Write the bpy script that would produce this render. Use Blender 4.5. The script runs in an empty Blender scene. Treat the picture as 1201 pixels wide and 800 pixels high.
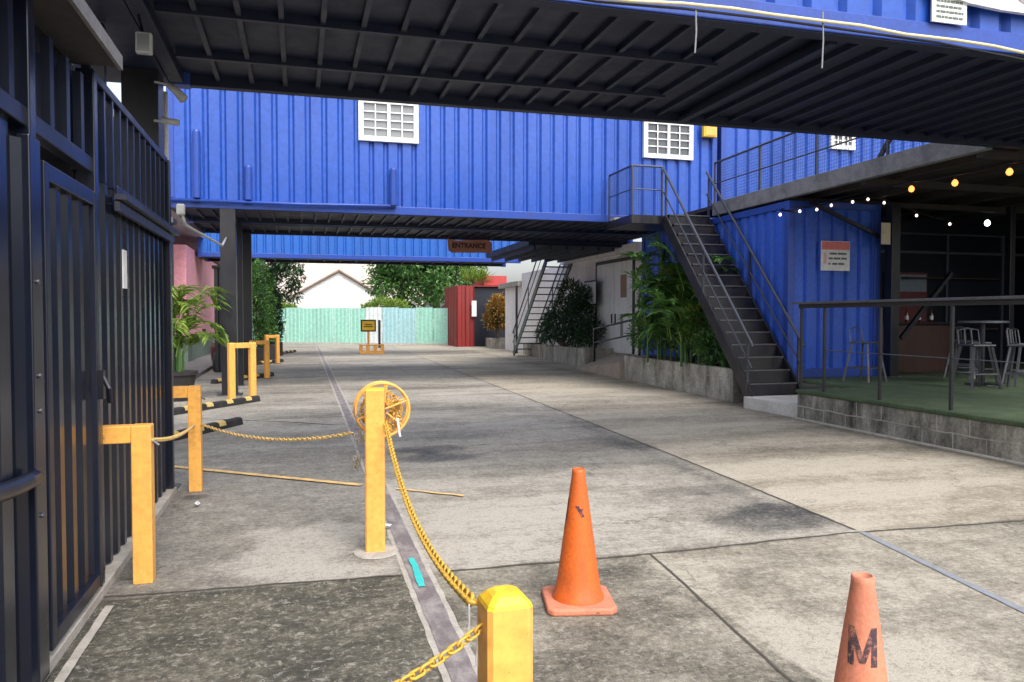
import bpy, math, random
import numpy as np
from math import radians as R, sin, cos, pi
from mathutils import Vector, Matrix
random.seed(7)
sc = bpy.context.scene
COL = sc.collection

# ------------------------------------------------------------------ camera, sky, sun, exposure
YAW = R(15.5); PITCH = math.atan(28/900); CAMZ = 1.6
cd = bpy.data.cameras.new('camera'); cam = bpy.data.objects.new('camera', cd); COL.objects.link(cam)
cam.location = (0, 0, CAMZ); cam.rotation_euler = (pi/2-PITCH, 0, -YAW)
cd.sensor_width = 36; cd.lens = 900/1201*36; cd.clip_start = 0.05; cd.clip_end = 1000
sc.camera = cam
SUN_EL, SUN_AZ = 50, 168          # compass azimuth the light comes from (0 = +Y)
w = bpy.data.worlds.new('World'); sc.world = w; w.use_nodes = True
nt = w.node_tree; bg = nt.nodes['Background']
sky = nt.nodes.new('ShaderNodeTexSky'); sky.sky_type = 'NISHITA'; sky.sun_disc = False
sky.sun_elevation = R(SUN_EL); sky.sun_rotation = R(SUN_AZ); sky.air_density = 1.0; sky.dust_density = 4.0; sky.ozone_density = 1.0
hs = nt.nodes.new('ShaderNodeHueSaturation'); hs.inputs['Saturation'].default_value = 0.35
nt.links.new(sky.outputs[0], hs.inputs['Color']); nt.links.new(hs.outputs[0], bg.inputs[0])
bg.inputs[1].default_value = 0.15
sl = bpy.data.lights.new('sun', 'SUN'); sl.energy = 1.05; sl.angle = R(25); sl.color = (1, .95, .88)
so = bpy.data.objects.new('sun', sl); COL.objects.link(so)
sd = Vector((sin(R(SUN_AZ))*cos(R(SUN_EL)), cos(R(SUN_AZ))*cos(R(SUN_EL)), sin(R(SUN_EL))))
so.rotation_euler = sd.to_track_quat('Z', 'Y').to_euler()
sc.view_settings.view_transform = 'Standard'; sc.view_settings.look = 'None'
sc.view_settings.exposure = 1.0; sc.view_settings.gamma = 1

# ------------------------------------------------------------------ photo measurements -> points in the world
_fw = np.array([sin(YAW)*cos(PITCH), cos(YAW)*cos(PITCH), -sin(PITCH)]); _rt = np.array([cos(YAW), -sin(YAW), 0]); _up = np.cross(_rt, _fw)
def _ray(px, py): return _fw*900+_rt*(px-600.5)-_up*(py-400)
def atz(px, py, z=0): r = _ray(px, py); return Vector((r*(z-CAMZ)/r[2]+[0, 0, CAMZ]).tolist())
def atx(px, py, x): r = _ray(px, py); return Vector((r*x/r[0]+[0, 0, CAMZ]).tolist())
def aty(px, py, y): r = _ray(px, py); return Vector((r*y/r[1]+[0, 0, CAMZ]).tolist())

# ------------------------------------------------------------------ materials
def nodes(name):
    m = bpy.data.materials.new(name); m.use_nodes = True
    return m, m.node_tree, m.node_tree.nodes['Principled BSDF']
def N(t, typ, **kw):
    n = t.nodes.new(typ)
    for k, v in kw.items():
        if k in n.inputs.keys() if hasattr(n.inputs, 'keys') else False: n.inputs[k].default_value = v
        else: setattr(n, k, v)
    return n
def noise(t, vec, scale, detail=6, rough=.6, dist=0):
    n = t.nodes.new('ShaderNodeTexNoise'); n.inputs['Scale'].default_value = scale; n.inputs['Detail'].default_value = detail
    n.inputs['Roughness'].default_value = rough; n.inputs['Distortion'].default_value = dist
    if vec is not None: t.links.new(vec, n.inputs['Vector'])
    return n
def ramp(t, fac, stops):
    r = t.nodes.new('ShaderNodeValToRGB'); e = r.color_ramp.elements
    while len(e) < len(stops): e.new(.5)
    for i, (p, c) in enumerate(stops):
        e[i].position = p; e[i].color = (c, c, c, 1) if not hasattr(c, '__len__') else (*c, 1)
    t.links.new(fac, r.inputs[0]); return r
def mixc(t, fac, a, b, mode='MIX'):
    m = t.nodes.new('ShaderNodeMix'); m.data_type = 'RGBA'; m.blend_type = mode
    for s, v in ((m.inputs[0], fac), (m.inputs[6], a), (m.inputs[7], b)):
        if hasattr(v, 'is_linked') or hasattr(v, 'links'): t.links.new(v, s)
        elif hasattr(v, '__len__'): s.default_value = (*v, 1)
        else: s.default_value = v
    return m.outputs[2]
def coords(t, scale=(1, 1, 1), kind='Object'):
    tc = t.nodes.new('ShaderNodeTexCoord'); mp = t.nodes.new('ShaderNodeMapping'); mp.inputs['Scale'].default_value = scale
    t.links.new(tc.outputs[kind], mp.inputs['Vector']); return mp.outputs[0]
def bump(t, b, h, strength=.3, dist=.01):
    n = t.nodes.new('ShaderNodeBump'); n.inputs['Strength'].default_value = strength; n.inputs['Distance'].default_value = dist
    t.links.new(h, n.inputs['Height']); t.links.new(n.outputs[0], b.inputs['Normal'])
def paint(name, c, rough=.5, dirt=(.1, .09, .08), amount=.35, scale=3, stretch=(1, 1, .25), chip=0, metal=0, bumps=.15, spec=.5, fade=None):
    """paint with vertical grime streaks, fading blotches and (optionally) chips"""
    m, t, b = nodes(name); v = coords(t, stretch); v2 = coords(t)
    n1 = noise(t, v, scale, 8, .65, .4); n2 = noise(t, v2, scale*9, 5, .6)
    f = ramp(t, n1.outputs['Fac'], [(.42, 0), (.78, amount)])
    base = mixc(t, f.outputs[0], c, dirt)
    if fade:
        nf = noise(t, coords(t, (.5, .5, .35)), .8, 5, .6, .3); ff = ramp(t, nf.outputs['Fac'], [(.40, 0), (.62, .8)]); base = mixc(t, ff.outputs[0], base, fade)
    g = ramp(t, n2.outputs['Fac'], [(.3, .82), (.7, 1.12)])
    base = mixc(t, 1.0, base, g.outputs[0], 'MULTIPLY')
    if chip:
        n3 = noise(t, v2, 14, 8, .75); cf = ramp(t, n3.outputs['Fac'], [(.66-chip*.1, 0), (.69-chip*.1, .9)])
        base = mixc(t, cf.outputs[0], base, (.12, .06, .035))
    t.links.new(base, b.inputs['Base Color'])
    rr = ramp(t, n1.outputs['Fac'], [(.3, rough*.8), (.8, min(1, rough*1.4))]); t.links.new(rr.outputs[0], b.inputs['Roughness'])
    b.inputs['Metallic'].default_value = metal; b.inputs['Specular IOR Level'].default_value = spec
    if bumps: bump(t, b, n2.outputs['Fac'], bumps, .004)
    return m
def plain(name, c, rough=.6, metal=0, emit=0):
    m, t, b = nodes(name); b.inputs['Base Color'].default_value = (*c, 1); b.inputs['Roughness'].default_value = rough; b.inputs['Metallic'].default_value = metal
    v = coords(t); n = noise(t, v, 12, 5); g = ramp(t, n.outputs['Fac'], [(.3, .85), (.7, 1.1)])
    t.links.new(mixc(t, 1.0, c, g.outputs[0], 'MULTIPLY'), b.inputs['Base Color'])
    if emit: b.inputs['Emission Color'].default_value = (*c, 1); b.inputs['Emission Strength'].default_value = emit
    return m
def leafy(name, a, b_, trans=.25):
    m, t, b = nodes(name); v = coords(t)
    n = noise(t, v, 1.7, 4); g = t.nodes.new('ShaderNodeNewGeometry')
    f = mixc(t, .5, n.outputs['Fac'], g.outputs['Random Per Island'])
    rp = ramp(t, f, [(.3, a), (.7, b_)]); t.links.new(rp.outputs[0], b.inputs['Base Color'])
    b.inputs['Roughness'].default_value = .5
    tr = t.nodes.new('ShaderNodeBsdfTranslucent'); t.links.new(rp.outputs[0], tr.inputs[0])
    mx = t.nodes.new('ShaderNodeMixShader'); mx.inputs[0].default_value = trans
    t.links.new(b.outputs[0], mx.inputs[1]); t.links.new(tr.outputs[0], mx.inputs[2])
    t.links.new(mx.outputs[0], t.nodes['Material Output'].inputs[0]); return m

BLUE = paint('blue_container_paint', (.014, .080, .43), .36, (.010, .040, .22), .55, 1.2, (1, 1, .22), 0, 0, .05, fade=(.030, .095, .44))
BLUE2 = paint('blue_far_paint', (.012, .11, .46), .5, (.02, .04, .16), .3, 2, (1, 1, .25), 0, 0, .06)
BLUERAIL = paint('blue_rail_paint', (.018, .065, .36), .4, (.02, .03, .1), .5, 3, (1, 1, 1), .05, 0, .08)
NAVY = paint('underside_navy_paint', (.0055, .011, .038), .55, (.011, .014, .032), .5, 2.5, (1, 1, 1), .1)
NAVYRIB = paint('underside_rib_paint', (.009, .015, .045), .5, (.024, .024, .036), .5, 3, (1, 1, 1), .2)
FENCE = paint('black_fence_paint', (.005, .009, .022), .24, (.026, .020, .014), .6, 1.3, (1, 1, .25), 0, 0, .12, .6)
FENCEB = paint('blue_black_fence_paint', (.008, .012, .028), .33, (.02, .02, .025), .5, 2, (1, 1, .3), 0, 0, .12)
BLACK = paint('black_steel_paint', (.008, .009, .016), .36, (.04, .03, .022), .5, 4, (1, 1, .4), .1)
STEEL = paint('worn_grey_steel', (.12, .125, .14), .4, (.05, .04, .035), .6, 6, (1, 1, 1), .2, .5)
RAILM = paint('handrail_dark_grey', (.06, .065, .085), .35, (.03, .03, .03), .5, 6, (1, 1, 1), 0, .3)
YEL = paint('yellow_road_paint', (.93, .46, .10), .45, (.60, .28, .08), .5, 3.0, (1, 1, .22), .2, 0, .06)
YELTOP = paint('fresh_yellow_paint', (.92, .58, .03), .4, (.5, .3, .04), .4, 5, (1, 1, 1), 0)
YELLINE = paint('worn_yellow_line', (.85, .55, .20), .8, (.28, .26, .23), .95, 9, (1, 1, 1), 0)
ORANGE = paint('cone_orange_rubber', (.72, .14, .02), .5, (.22, .07, .03), .75, 7, (1, 1, .4), .25)
ORANGE2 = paint('faded_cone_rubber', (.70, .24, .14), .65, (.28, .13, .09), .75, 7, (1, 1, .4), .15)
MARK = plain('black_marker_paint', (.045, .03, .035), .8)
WHITE = paint('white_frame_paint', (.84, .85, .86), .5, (.35, .34, .32), .4, 5)
WHITEW = paint('off_white_wall_paint', (.86, .84, .84), .8, (.5, .46, .43), .5, 1.2)
GREYBEAM = paint('weathered_grey_beam', (.22, .22, .23), .7, (.05, .05, .055), .7, 3.5, (1, 1, 1))
TURF = None
PAPER = plain('white_paper', (.75, .75, .76), .8)
REDP = paint('red_corrugated_paint', (.24, .022, .02), .5, (.10, .03, .03), .6, 2)
PINKW = paint('pink_wall_paint', (.85, .36, .42), .8, (.62, .32, .35), .5, 1.0)
MINT = paint('mint_hoarding', (.30, .60, .49), .6, (.26, .42, .37), .6, .8, (1, 1, .6))
MINTB = paint('pale_blue_hoarding', (.34, .58, .62), .6, (.25, .40, .44), .6, .8, (1, 1, .6))
MINTW = paint('whitish_hoarding', (.62, .68, .68), .6, (.4, .48, .45), .6, .8, (1, 1, .6))
BARK = paint('bark', (.10, .075, .055), .9, (.05, .04, .03), .7, 8, (1, 1, .3), 0, 0, .6)
WOOD = paint('brown_sign_wood', (.50, .22, .15), .7, (.16, .10, .09), .6, 5, (.3, 1, 1))
L_DARK = leafy('dark_leaves', (.014, .045, .02), (.05, .12, .04))
L_MID = leafy('mid_leaves', (.03, .10, .028), (.13, .28, .06))
L_LIGHT = leafy('light_leaves', (.09, .20, .03), (.36, .48, .09), .4)
L_CROT = leafy('croton_leaves', (.10, .13, .03), (.52, .24, .06))
def glass(name, c=(.05, .06, .07), rough=.08):
    m, t, b = nodes(name); b.inputs['Base Color'].default_value = (*c, 1); b.inputs['Roughness'].default_value = rough; b.inputs['Specular IOR Level'].default_value = .8
    v = coords(t); n = noise(t, v, 3, 3); bump(t, b, n.outputs['Fac'], .05, .01); return m
GLASS = glass('dark_window_glass'); GLASSC = glass('curtained_window_glass', (.20, .21, .22), .15)

# ------------------------------------------------------------------ mesh helper
ORG = {}
class MB:
    def __init__(s): s.v = []; s.f = []
    def add(s, vs, fs):
        o = len(s.v); s.v += [tuple(v) for v in vs]; s.f += [tuple(i+o for i in f) for f in fs]; return s
    def box(s, x0, x1, y0, y1, z0, z1):
        return s.add([(x0,y0,z0),(x1,y0,z0),(x1,y1,z0),(x0,y1,z0),(x0,y0,z1),(x1,y0,z1),(x1,y1,z1),(x0,y1,z1)],
                     [(0,3,2,1),(4,5,6,7),(0,1,5,4),(1,2,6,5),(2,3,7,6),(3,0,4,7)])
    def quad(s, a, b, c, d): return s.add([a, b, c, d], [(0, 1, 2, 3)])
    def bar(s, p, q, wd, h=None, up=(0, 0, 1)):
        """rectangular bar from p to q, wd sideways and h along up"""
        h = h or wd; p = Vector(p); q = Vector(q); d = (q-p).normalized(); u = Vector(up)
        if abs(d.dot(u)) > .98: u = Vector((0, 1, 0))
        r = d.cross(u).normalized(); u = r.cross(d).normalized()
        vs = [e+r*a*wd/2+u*b*h/2 for e in (p, q) for a, b in ((-1,-1),(1,-1),(1,1),(-1,1))]
        return s.add(vs, [(3,2,1,0),(4,5,6,7),(0,1,5,4),(1,2,6,5),(2,3,7,6),(3,0,4,7)])
    def tube(s, pts, r, n=8, cap=True, closed=False):
        pts = [Vector(p) for p in pts]; m = len(pts); rs = r if hasattr(r, '__len__') else [r]*m
        base = len(s.v); prev = None
        for i, p in enumerate(pts):
            a = pts[(i-1) % m] if (i > 0 or closed) else p; b = pts[(i+1) % m] if (i < m-1 or closed) else p
            d = (b-a).normalized()
            if prev is None:
                u = Vector((0, 0, 1)) if abs(d.z) < .95 else Vector((1, 0, 0)); r1 = d.cross(u).normalized()
            else: r1 = (prev-d*prev.dot(d)).normalized()
            prev = r1; r2 = d.cross(r1)
            for k in range(n):
                t = 2*pi*k/n; s.v.append(tuple(p+(r1*cos(t)+r2*sin(t))*rs[i]))
        for i in range(m if closed else m-1):
            for k in range(n):
                a = base+i*n+k; b = base+i*n+(k+1) % n; i2 = (i+1) % m
                s.f.append((a, b, base+i2*n+(k+1) % n, base+i2*n+k))
        if cap and not closed:
            s.f.append(tuple(base+k for k in reversed(range(n)))); s.f.append(tuple(base+(m-1)*n+k for k in range(n)))
        return s
    def lathe(s, prof, c=(0, 0, 0), n=24, cap=True):
        base = len(s.v)
        for r, z in prof:
            for k in range(n): s.v.append((c[0]+r*cos(2*pi*k/n), c[1]+r*sin(2*pi*k/n), c[2]+z))
        for i in range(len(prof)-1):
            for k in range(n): s.f.append((base+i*n+k, base+i*n+(k+1) % n, base+(i+1)*n+(k+1) % n, base+(i+1)*n+k))
        if cap: s.f.append(tuple(base+k for k in reversed(range(n)))); s.f.append(tuple(base+(len(prof)-1)*n+k for k in range(n)))
        return s
    def prism(s, poly, z0, z1):
        n = len(poly); return s.add([(x, y, z0) for x, y in poly]+[(x, y, z1) for x, y in poly],
            [tuple(reversed(range(n))), tuple(range(n, 2*n))]+[(i, (i+1) % n, n+(i+1) % n, n+i) for i in range(n)])
    def sheet(s, a, b, z0, z1, nrm, period=.305, depth=.05, flat=.4, back=.004, inner=None):
        """corrugated sheet from a to b (plan points), outer face towards nrm; closed, thin, real thickness"""
        a = Vector((a[0], a[1])); b = Vector((b[0], b[1])); L = (b-a).length; d = (b-a)/L; n = Vector(nrm)
        k = max(1, round(L/period)); p = L/k; inner = flat*.8 if inner is None else inner; sl = (1-flat-inner)/2
        prof = []
        for i in range(k):
            for u, h in ((0, 0), (flat, 0), (flat+sl, -depth), (flat+sl+inner, -depth)): prof.append((i*p+u*p, h))
        prof.append((L, 0)); m = len(prof); vs = []
        for t in (0, -back):
            for z in (z0, z1):
                for u, h in prof: q = a+d*u+n*(h+t); vs.append((q.x, q.y, z))
        f = []
        for i in range(m-1):
            f.append((i, i+1, m+i+1, m+i)); f.append((2*m+i+1, 2*m+i, 3*m+i, 3*m+i+1))
            f.append((i+1, i, 2*m+i, 2*m+i+1)); f.append((m+i, m+i+1, 3*m+i+1, 3*m+i))
        f.append((0, m, 3*m, 2*m)); f.append((m-1, 3*m-1, 4*m-1, 2*m-1))
        return s.add(vs, f)
    def build(s, name, mat, parent=None, org=None, bevel=0, smooth=False, seg=2):
        o0 = Vector(ORG[parent.name]) if parent else Vector(org or (0, 0, 0))
        me = bpy.data.meshes.new(name); me.from_pydata([tuple(Vector(v)-o0) for v in s.v], [], s.f); me.materials.append(mat)
        o = bpy.data.objects.new(name, me); COL.objects.link(o); ORG[o.name] = tuple(o0)
        if parent: o.parent = parent
        else: o.location = o0
        if smooth:
            for p in me.polygons: p.use_smooth = True
        if bevel:
            b = o.modifiers.new('bevel', 'BEVEL'); b.width = bevel; b.segments = seg; b.limit_method = 'ANGLE'; b.angle_limit = R(40)
        me.update(); return o
def tag(o, label, cat, group=None, kind=None):
    if label: o['label'] = label
    if cat: o['category'] = cat
    if group: o['group'] = group
    if kind: o['kind'] = kind
    return o
def thing(name, loc, label, cat, group=None):
    o = bpy.data.objects.new(name, None); COL.objects.link(o); o.location = loc; ORG[o.name] = tuple(loc); o.empty_display_size = .2
    return tag(o, label, cat, group)
def struct(name, mb, mat, **k): return tag(mb.build(name, mat, **k), None, None, kind='structure')
def kids(o): return [c for c in bpy.data.objects if c.parent == o]
def dup(o, loc, rz=None, label=None, scale=None):
    def cp(x, p):
        c = x.copy(); COL.objects.link(c); c.parent = p; ORG[c.name] = ORG[x.name]
        for k in kids(x): cp(k, c)
        return c
    bpy.context.view_layer.update()
    r = cp(o, None); r.location = loc
    if rz is not None: r.rotation_euler.z = rz
    if scale: r.scale = scale
    if label: r['label'] = label
    return r
def text(name, body, mat, parent, loc, size, rot, depth=.002, bold=0, sx=1):
    cu = bpy.data.curves.new(name, 'FONT'); cu.body = body; cu.size = size; cu.extrude = depth; cu.align_x = 'CENTER'; cu.align_y = 'CENTER'; cu.offset = bold
    t = bpy.data.objects.new(name+'_t', cu); COL.objects.link(t); bpy.context.view_layer.update()
    me = bpy.data.meshes.new_from_object(t.evaluated_get(bpy.context.evaluated_depsgraph_get())); bpy.data.objects.remove(t)
    me.materials.clear(); me.materials.append(mat)
    o = bpy.data.objects.new(name, me); COL.objects.link(o); o.parent = parent
    o.location = Vector(loc)-Vector(ORG[parent.name]); o.rotation_euler = rot; o.scale = (sx, 1, 1); ORG[o.name] = ORG[parent.name]; return o

# ------------------------------------------------------------------ ground
rng = np.random.RandomState(5); TAB = rng.rand(256, 256)
def vn(x, y):
    xi = np.floor(x).astype(int); yi = np.floor(y).astype(int); fx = x-xi; fy = y-yi; fx = fx*fx*(3-2*fx); fy = fy*fy*(3-2*fy)
    g = lambda a, b: TAB[a % 256, b % 256]
    return (g(xi, yi)*(1-fx)+g(xi+1, yi)*fx)*(1-fy)+(g(xi, yi+1)*(1-fx)+g(xi+1, yi+1)*fx)*fy
def fbm(x, y, o=5):
    a = 0; t = 0
    for i in range(o): a = a+vn(x*2**i+17*i, y*2**i+31*i)*.55**i; t += .55**i
    return a/t
def sst(a, b, x): t = np.clip((x-a)/(b-a), 0, 1); return t*t*(3-2*t)
def groove_x(y): return 3.6+np.clip(y, 0, 16)*.055+.12*np.clip((y-4)/4, 0, 1)*(y > 4)-.0*y
def gx(y): return np.interp(y, [2, 3.22, 4.86, 8, 15.74, 40], [3.6, 3.78, 4.02, 4.16, 4.36, 4.9])
def dx(y): return np.interp(y, [0, 3.29, 24.65, 50], [.66, .69, .84, 1.0])
xs = np.unique(np.concatenate([np.linspace(-300, -8, 14), np.linspace(-8, -1.5, 20), np.arange(-1.5, 8, .035), np.linspace(8, 14, 30), np.linspace(14, 300, 14)]))
ys = np.unique(np.concatenate([np.linspace(-60, 1.5, 12), np.arange(1.5, 9, .035), np.arange(9, 20, .07), np.arange(20, 50, .25), np.linspace(50, 600, 24)]))
X, Y = np.meshgrid(xs, ys); nx, ny = len(xs), len(ys)
n1 = fbm(X*.9, Y*.9); n2 = fbm(X*2.7+40, Y*2.7); n3 = fbm(X*.55+9, Y*2.2+3); n4 = fbm(X*9, Y*9+50, 3)
wob = (n2-.5)*.5
def ell(cx, cy, rx, ry, rot=0, soft=.5):
    c, s_ = cos(rot), sin(rot); u = ((X-cx)*c+(Y-cy)*s_)/rx; v = (-(X-cx)*s_+(Y-cy)*c)/ry
    return 1-sst(1-soft, 1+soft*.4, np.sqrt(u*u+v*v)+(n2-.5)*1.1+(n1-.5)*.5)
nearj = 4.74
fore = Y < nearj; left = X < dx(Y); right = X > gx(Y)
dark = np.full_like(X, .19)+(n1-.5)*.42+(n2-.5)*.3                      # mottled grey concrete
dark += (sst(.45, .62, n3)-.4)*.20                                       # water streaks running across the lane
moss = np.zeros_like(X); wet = np.zeros_like(X); warm = np.full_like(X, .35)
# left lane: smooth greyer concrete with a pale dried patch
ll = left & ~fore & (Y < 8.6)
dark = np.where(ll, .42+(n1-.5)*.3+(n2-.5)*.1, dark); warm = np.where(ll, .12, warm)
pale = ell(.12, 5.35, .62, .78, .2, .35)*left; dark = dark-pale*.38*(Y > nearj)
dark = dark+.14*left*(Y > 8.6)
# foreground slabs
fl = fore & left
dark = np.where(fl, .74+(n2-.5)*.5+(n1-.5)*.2, dark); moss = np.where(fl, .85, moss)
fm = fore & ~left & (X < 2.2)
dark = np.where(fm, .50+(n2-.5)*.9+(n1-.5)*.5, dark); moss = np.where(fm, .7, moss); warm = np.where(fm, .5, warm)
fr = fore & (X >= 2.2)
dark = np.where(fr, .24+(n1-.5)*.5+(n2-.5)*.7, dark); warm = np.where(fr, .7, warm); moss = np.where(fr, .4, moss)
# right strip: pale tan concrete
rr = right & ~fore
dark = np.where(rr, .14+(n3-.5)*.8+(n1-.5)*.35, dark); warm = np.where(rr, 1.0, warm)
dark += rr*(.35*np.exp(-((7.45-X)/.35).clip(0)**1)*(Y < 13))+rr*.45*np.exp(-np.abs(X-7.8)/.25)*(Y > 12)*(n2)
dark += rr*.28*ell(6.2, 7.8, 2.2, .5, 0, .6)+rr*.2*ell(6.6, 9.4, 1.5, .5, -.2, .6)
# dark damp stain along the groove, widening to the front, and the streaks leading up to it
st = ell(3.6, 5.28, .62, .42, .1)*.55+.34*np.exp(-np.abs(gx(Y)-.22-X)/.28)*sst(4.8, 5.4, Y)*(1-sst(9, 13, Y))*(.6+n2)+ell(3.3, 6.1, .6, .5)*.18+ell(2.6, 8.3, 1.3, .7, -.4)*.20+ell(1.7, 10.3, 1.3, .5)*.25+ell(1.45, 8.6, .55, .28)*.5
st = st*(~right)*(~fore)*(~left); dark = dark+st; wet = wet+st*.8; warm = warm-st*.4
st2 = ell(1.5, 9.2, .5, .28)*.5*(~right)*(~left); dark = dark+st2; wet += st2
for (cx, cy, rx, ry, a) in ((2.5, 13.5, 1.6, .7, .25), (.2, 13, 1.2, .5, .2), (2.4, 17.5, 2.0, .9, .3), (-.2, 17, .9, .6, .2), (3, 24, 3, 1.2, .28), (1.5, 29, 3, 1.2, .22), (5.5, 21, 2, 2, .15), (.1, 10.2, .8, .3, .2)):
    dark = dark+a*ell(cx, cy, rx, ry)
dark -= .16*ell(1.7, 5.6, 1.2, .6)*(~fore)*(~left)+.2*ell(5.2, 5.9, .9, .6, 0)*rr
dark += .25*np.exp(-np.abs(Y-nearj)/.07)*(n2*1.6)*(X < 8)+.22*np.exp(-np.abs(X-gx(Y))/.06)*n2*(~fore)
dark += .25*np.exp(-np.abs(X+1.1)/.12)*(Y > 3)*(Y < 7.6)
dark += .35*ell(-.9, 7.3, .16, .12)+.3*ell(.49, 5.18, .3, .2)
dark -= fr*.35*ell(2.55, 2.95, .5, .35)
dark += (n4-.5)*.22*np.where(fore, 1.2, .6)
col = np.stack([np.clip(dark, 0, 1), np.clip(moss, 0, 1), np.clip(wet, 0, 1), np.clip(warm, 0, 1)], -1).reshape(-1, 4)
V = np.stack([X, Y, np.zeros_like(X)], -1).reshape(-1, 3)
I = np.arange(nx*ny).reshape(ny, nx); F = np.stack([I[:-1, :-1], I[:-1, 1:], I[1:, 1:], I[1:, :-1]], -1).reshape(-1, 4)
me = bpy.data.meshes.new('ground'); me.vertices.add(len(V)); me.vertices.foreach_set('co', V.ravel()); me.loops.add(F.size); me.loops.foreach_set('vertex_index', F.ravel())
me.polygons.add(len(F)); me.polygons.foreach_set('loop_start', np.arange(0, F.size, 4)); me.update(calc_edges=True)
at = me.color_attributes.new('wear', 'FLOAT_COLOR', 'POINT'); at.data.foreach_set('color', col.ravel().astype(np.float32))
m, t, b = nodes('stained_concrete'); v = coords(t)
a = t.nodes.new('ShaderNodeAttribute'); a.attribute_name = 'wear'; sp = t.nodes.new('ShaderNodeSeparateColor'); t.links.new(a.outputs['Color'], sp.inputs[0])
fine = noise(t, v, 26, 9, .8, .2); grit = noise(t, v, 110, 5, .8); mid = noise(t, v, 7, 9, .78, .35); strk = noise(t, coords(t, (1.1, 7, 1)), 2.2, 8, .72, .5)
def math_(t, op, x, y):
    n = t.nodes.new('ShaderNodeMath'); n.operation = op
    for s, q in ((n.inputs[0], x), (n.inputs[1], y)):
        if hasattr(q, 'links'): t.links.new(q, s)
        else: s.default_value = q
    return n.outputs[0]
dd = math_(t, 'ADD', sp.outputs[0], math_(t, 'MULTIPLY', math_(t, 'SUBTRACT', mid.outputs['Fac'], .5), 1.2))
dd = math_(t, 'ADD', dd, math_(t, 'MULTIPLY', math_(t, 'SUBTRACT', fine.outputs['Fac'], .5), 1.9))
dd = math_(t, 'ADD', dd, math_(t, 'MULTIPLY', math_(t, 'SUBTRACT', strk.outputs['Fac'], .5), .6))
warmc = ramp(t, dd, [(0, (.46, .415, .34)), (.35, (.285, .25, .195)), (.7, (.15, .13, .10)), (1, (.06, .054, .045))])
greyc = ramp(t, dd, [(0, (.42, .40, .365)), (.35, (.25, .237, .212)), (.7, (.13, .124, .112)), (1, (.05, .05, .05))])
mossc = ramp(t, dd, [(0, (.40, .37, .30)), (.35, (.22, .20, .155)), (.7, (.095, .088, .066)), (1, (.042, .042, .031))])
c = mixc(t, a.outputs['Alpha'], greyc.outputs[0], warmc.outputs[0]); c = mixc(t, sp.outputs[1], c, mossc.outputs[0])
spk = ramp(t, grit.outputs['Fac'], [(.28, .6), (.5, 1), (.72, 1.5)]); c = mixc(t, 1.0, c, spk.outputs[0], 'MULTIPLY')
vw = t.nodes.new('ShaderNodeVectorMath'); vw.operation = 'MULTIPLY_ADD'; t.links.new(noise(t, v, 3.5, 5, .7).outputs['Color'], vw.inputs[0]); vw.inputs[1].default_value = (.55, .55, 0); t.links.new(v, vw.inputs[2])
vr = t.nodes.new('ShaderNodeTexVoronoi'); vr.feature = 'DISTANCE_TO_EDGE'; vr.inputs['Scale'].default_value = .62; t.links.new(vw.outputs[0], vr.inputs['Vector'])
ck = ramp(t, vr.outputs['Distance'], [(.0015, 1), (.006, 0)]); cm = ramp(t, noise(t, v, .55, 3).outputs['Fac'], [(.5, 0), (.58, .75)])
c = mixc(t, math_(t, 'MULTIPLY', ck.outputs[0], cm.outputs[0]), c, (.06, .055, .045))
pb = t.nodes.new('ShaderNodeTexVoronoi'); pb.inputs['Scale'].default_value = 17; t.links.new(v, pb.inputs['Vector']); ps = ramp(t, pb.outputs['Distance'], [(.07, 1), (.20, 0)]); pm = ramp(t, noise(t, v, 9, 6, .8).outputs['Fac'], [(.47, 0), (.60, .75)])
c = mixc(t, math_(t, 'MULTIPLY', math_(t, 'MULTIPLY', ps.outputs[0], pm.outputs[0]), math_(t, 'ADD', .5, math_(t, 'MULTIPLY', sp.outputs[1], .5))), c, (.42, .41, .37))
pit = ramp(t, noise(t, v, 48, 6, .85).outputs['Fac'], [(.38, .65), (.45, 0)]); c = mixc(t, pit.outputs[0], c, (.05, .046, .038))
# pale exposed stones and lichen flecks
vo = noise(t, v, 19, 8, .86, .6); fl_ = ramp(t, vo.outputs['Fac'], [(.535, 0), (.59, .8)])
c = mixc(t, math_(t, 'MULTIPLY', fl_.outputs[0], math_(t, 'ADD', .4, math_(t, 'MULTIPLY', sp.outputs[1], .6))), c, (.40, .38, .33))
t.links.new(c, b.inputs['Base Color'])
rgh = math_(t, 'SUBTRACT', .86, math_(t, 'MULTIPLY', sp.outputs[2], .45)); t.links.new(rgh, b.inputs['Roughness'])
hh = math_(t, 'ADD', fine.outputs['Fac'], math_(t, 'MULTIPLY', grit.outputs['Fac'], .5)); bump(t, b, hh, .5, .012)
CONC = m; me.materials.append(m)
g = bpy.data.objects.new('ground', me); COL.objects.link(g); g['kind'] = 'structure'

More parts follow.
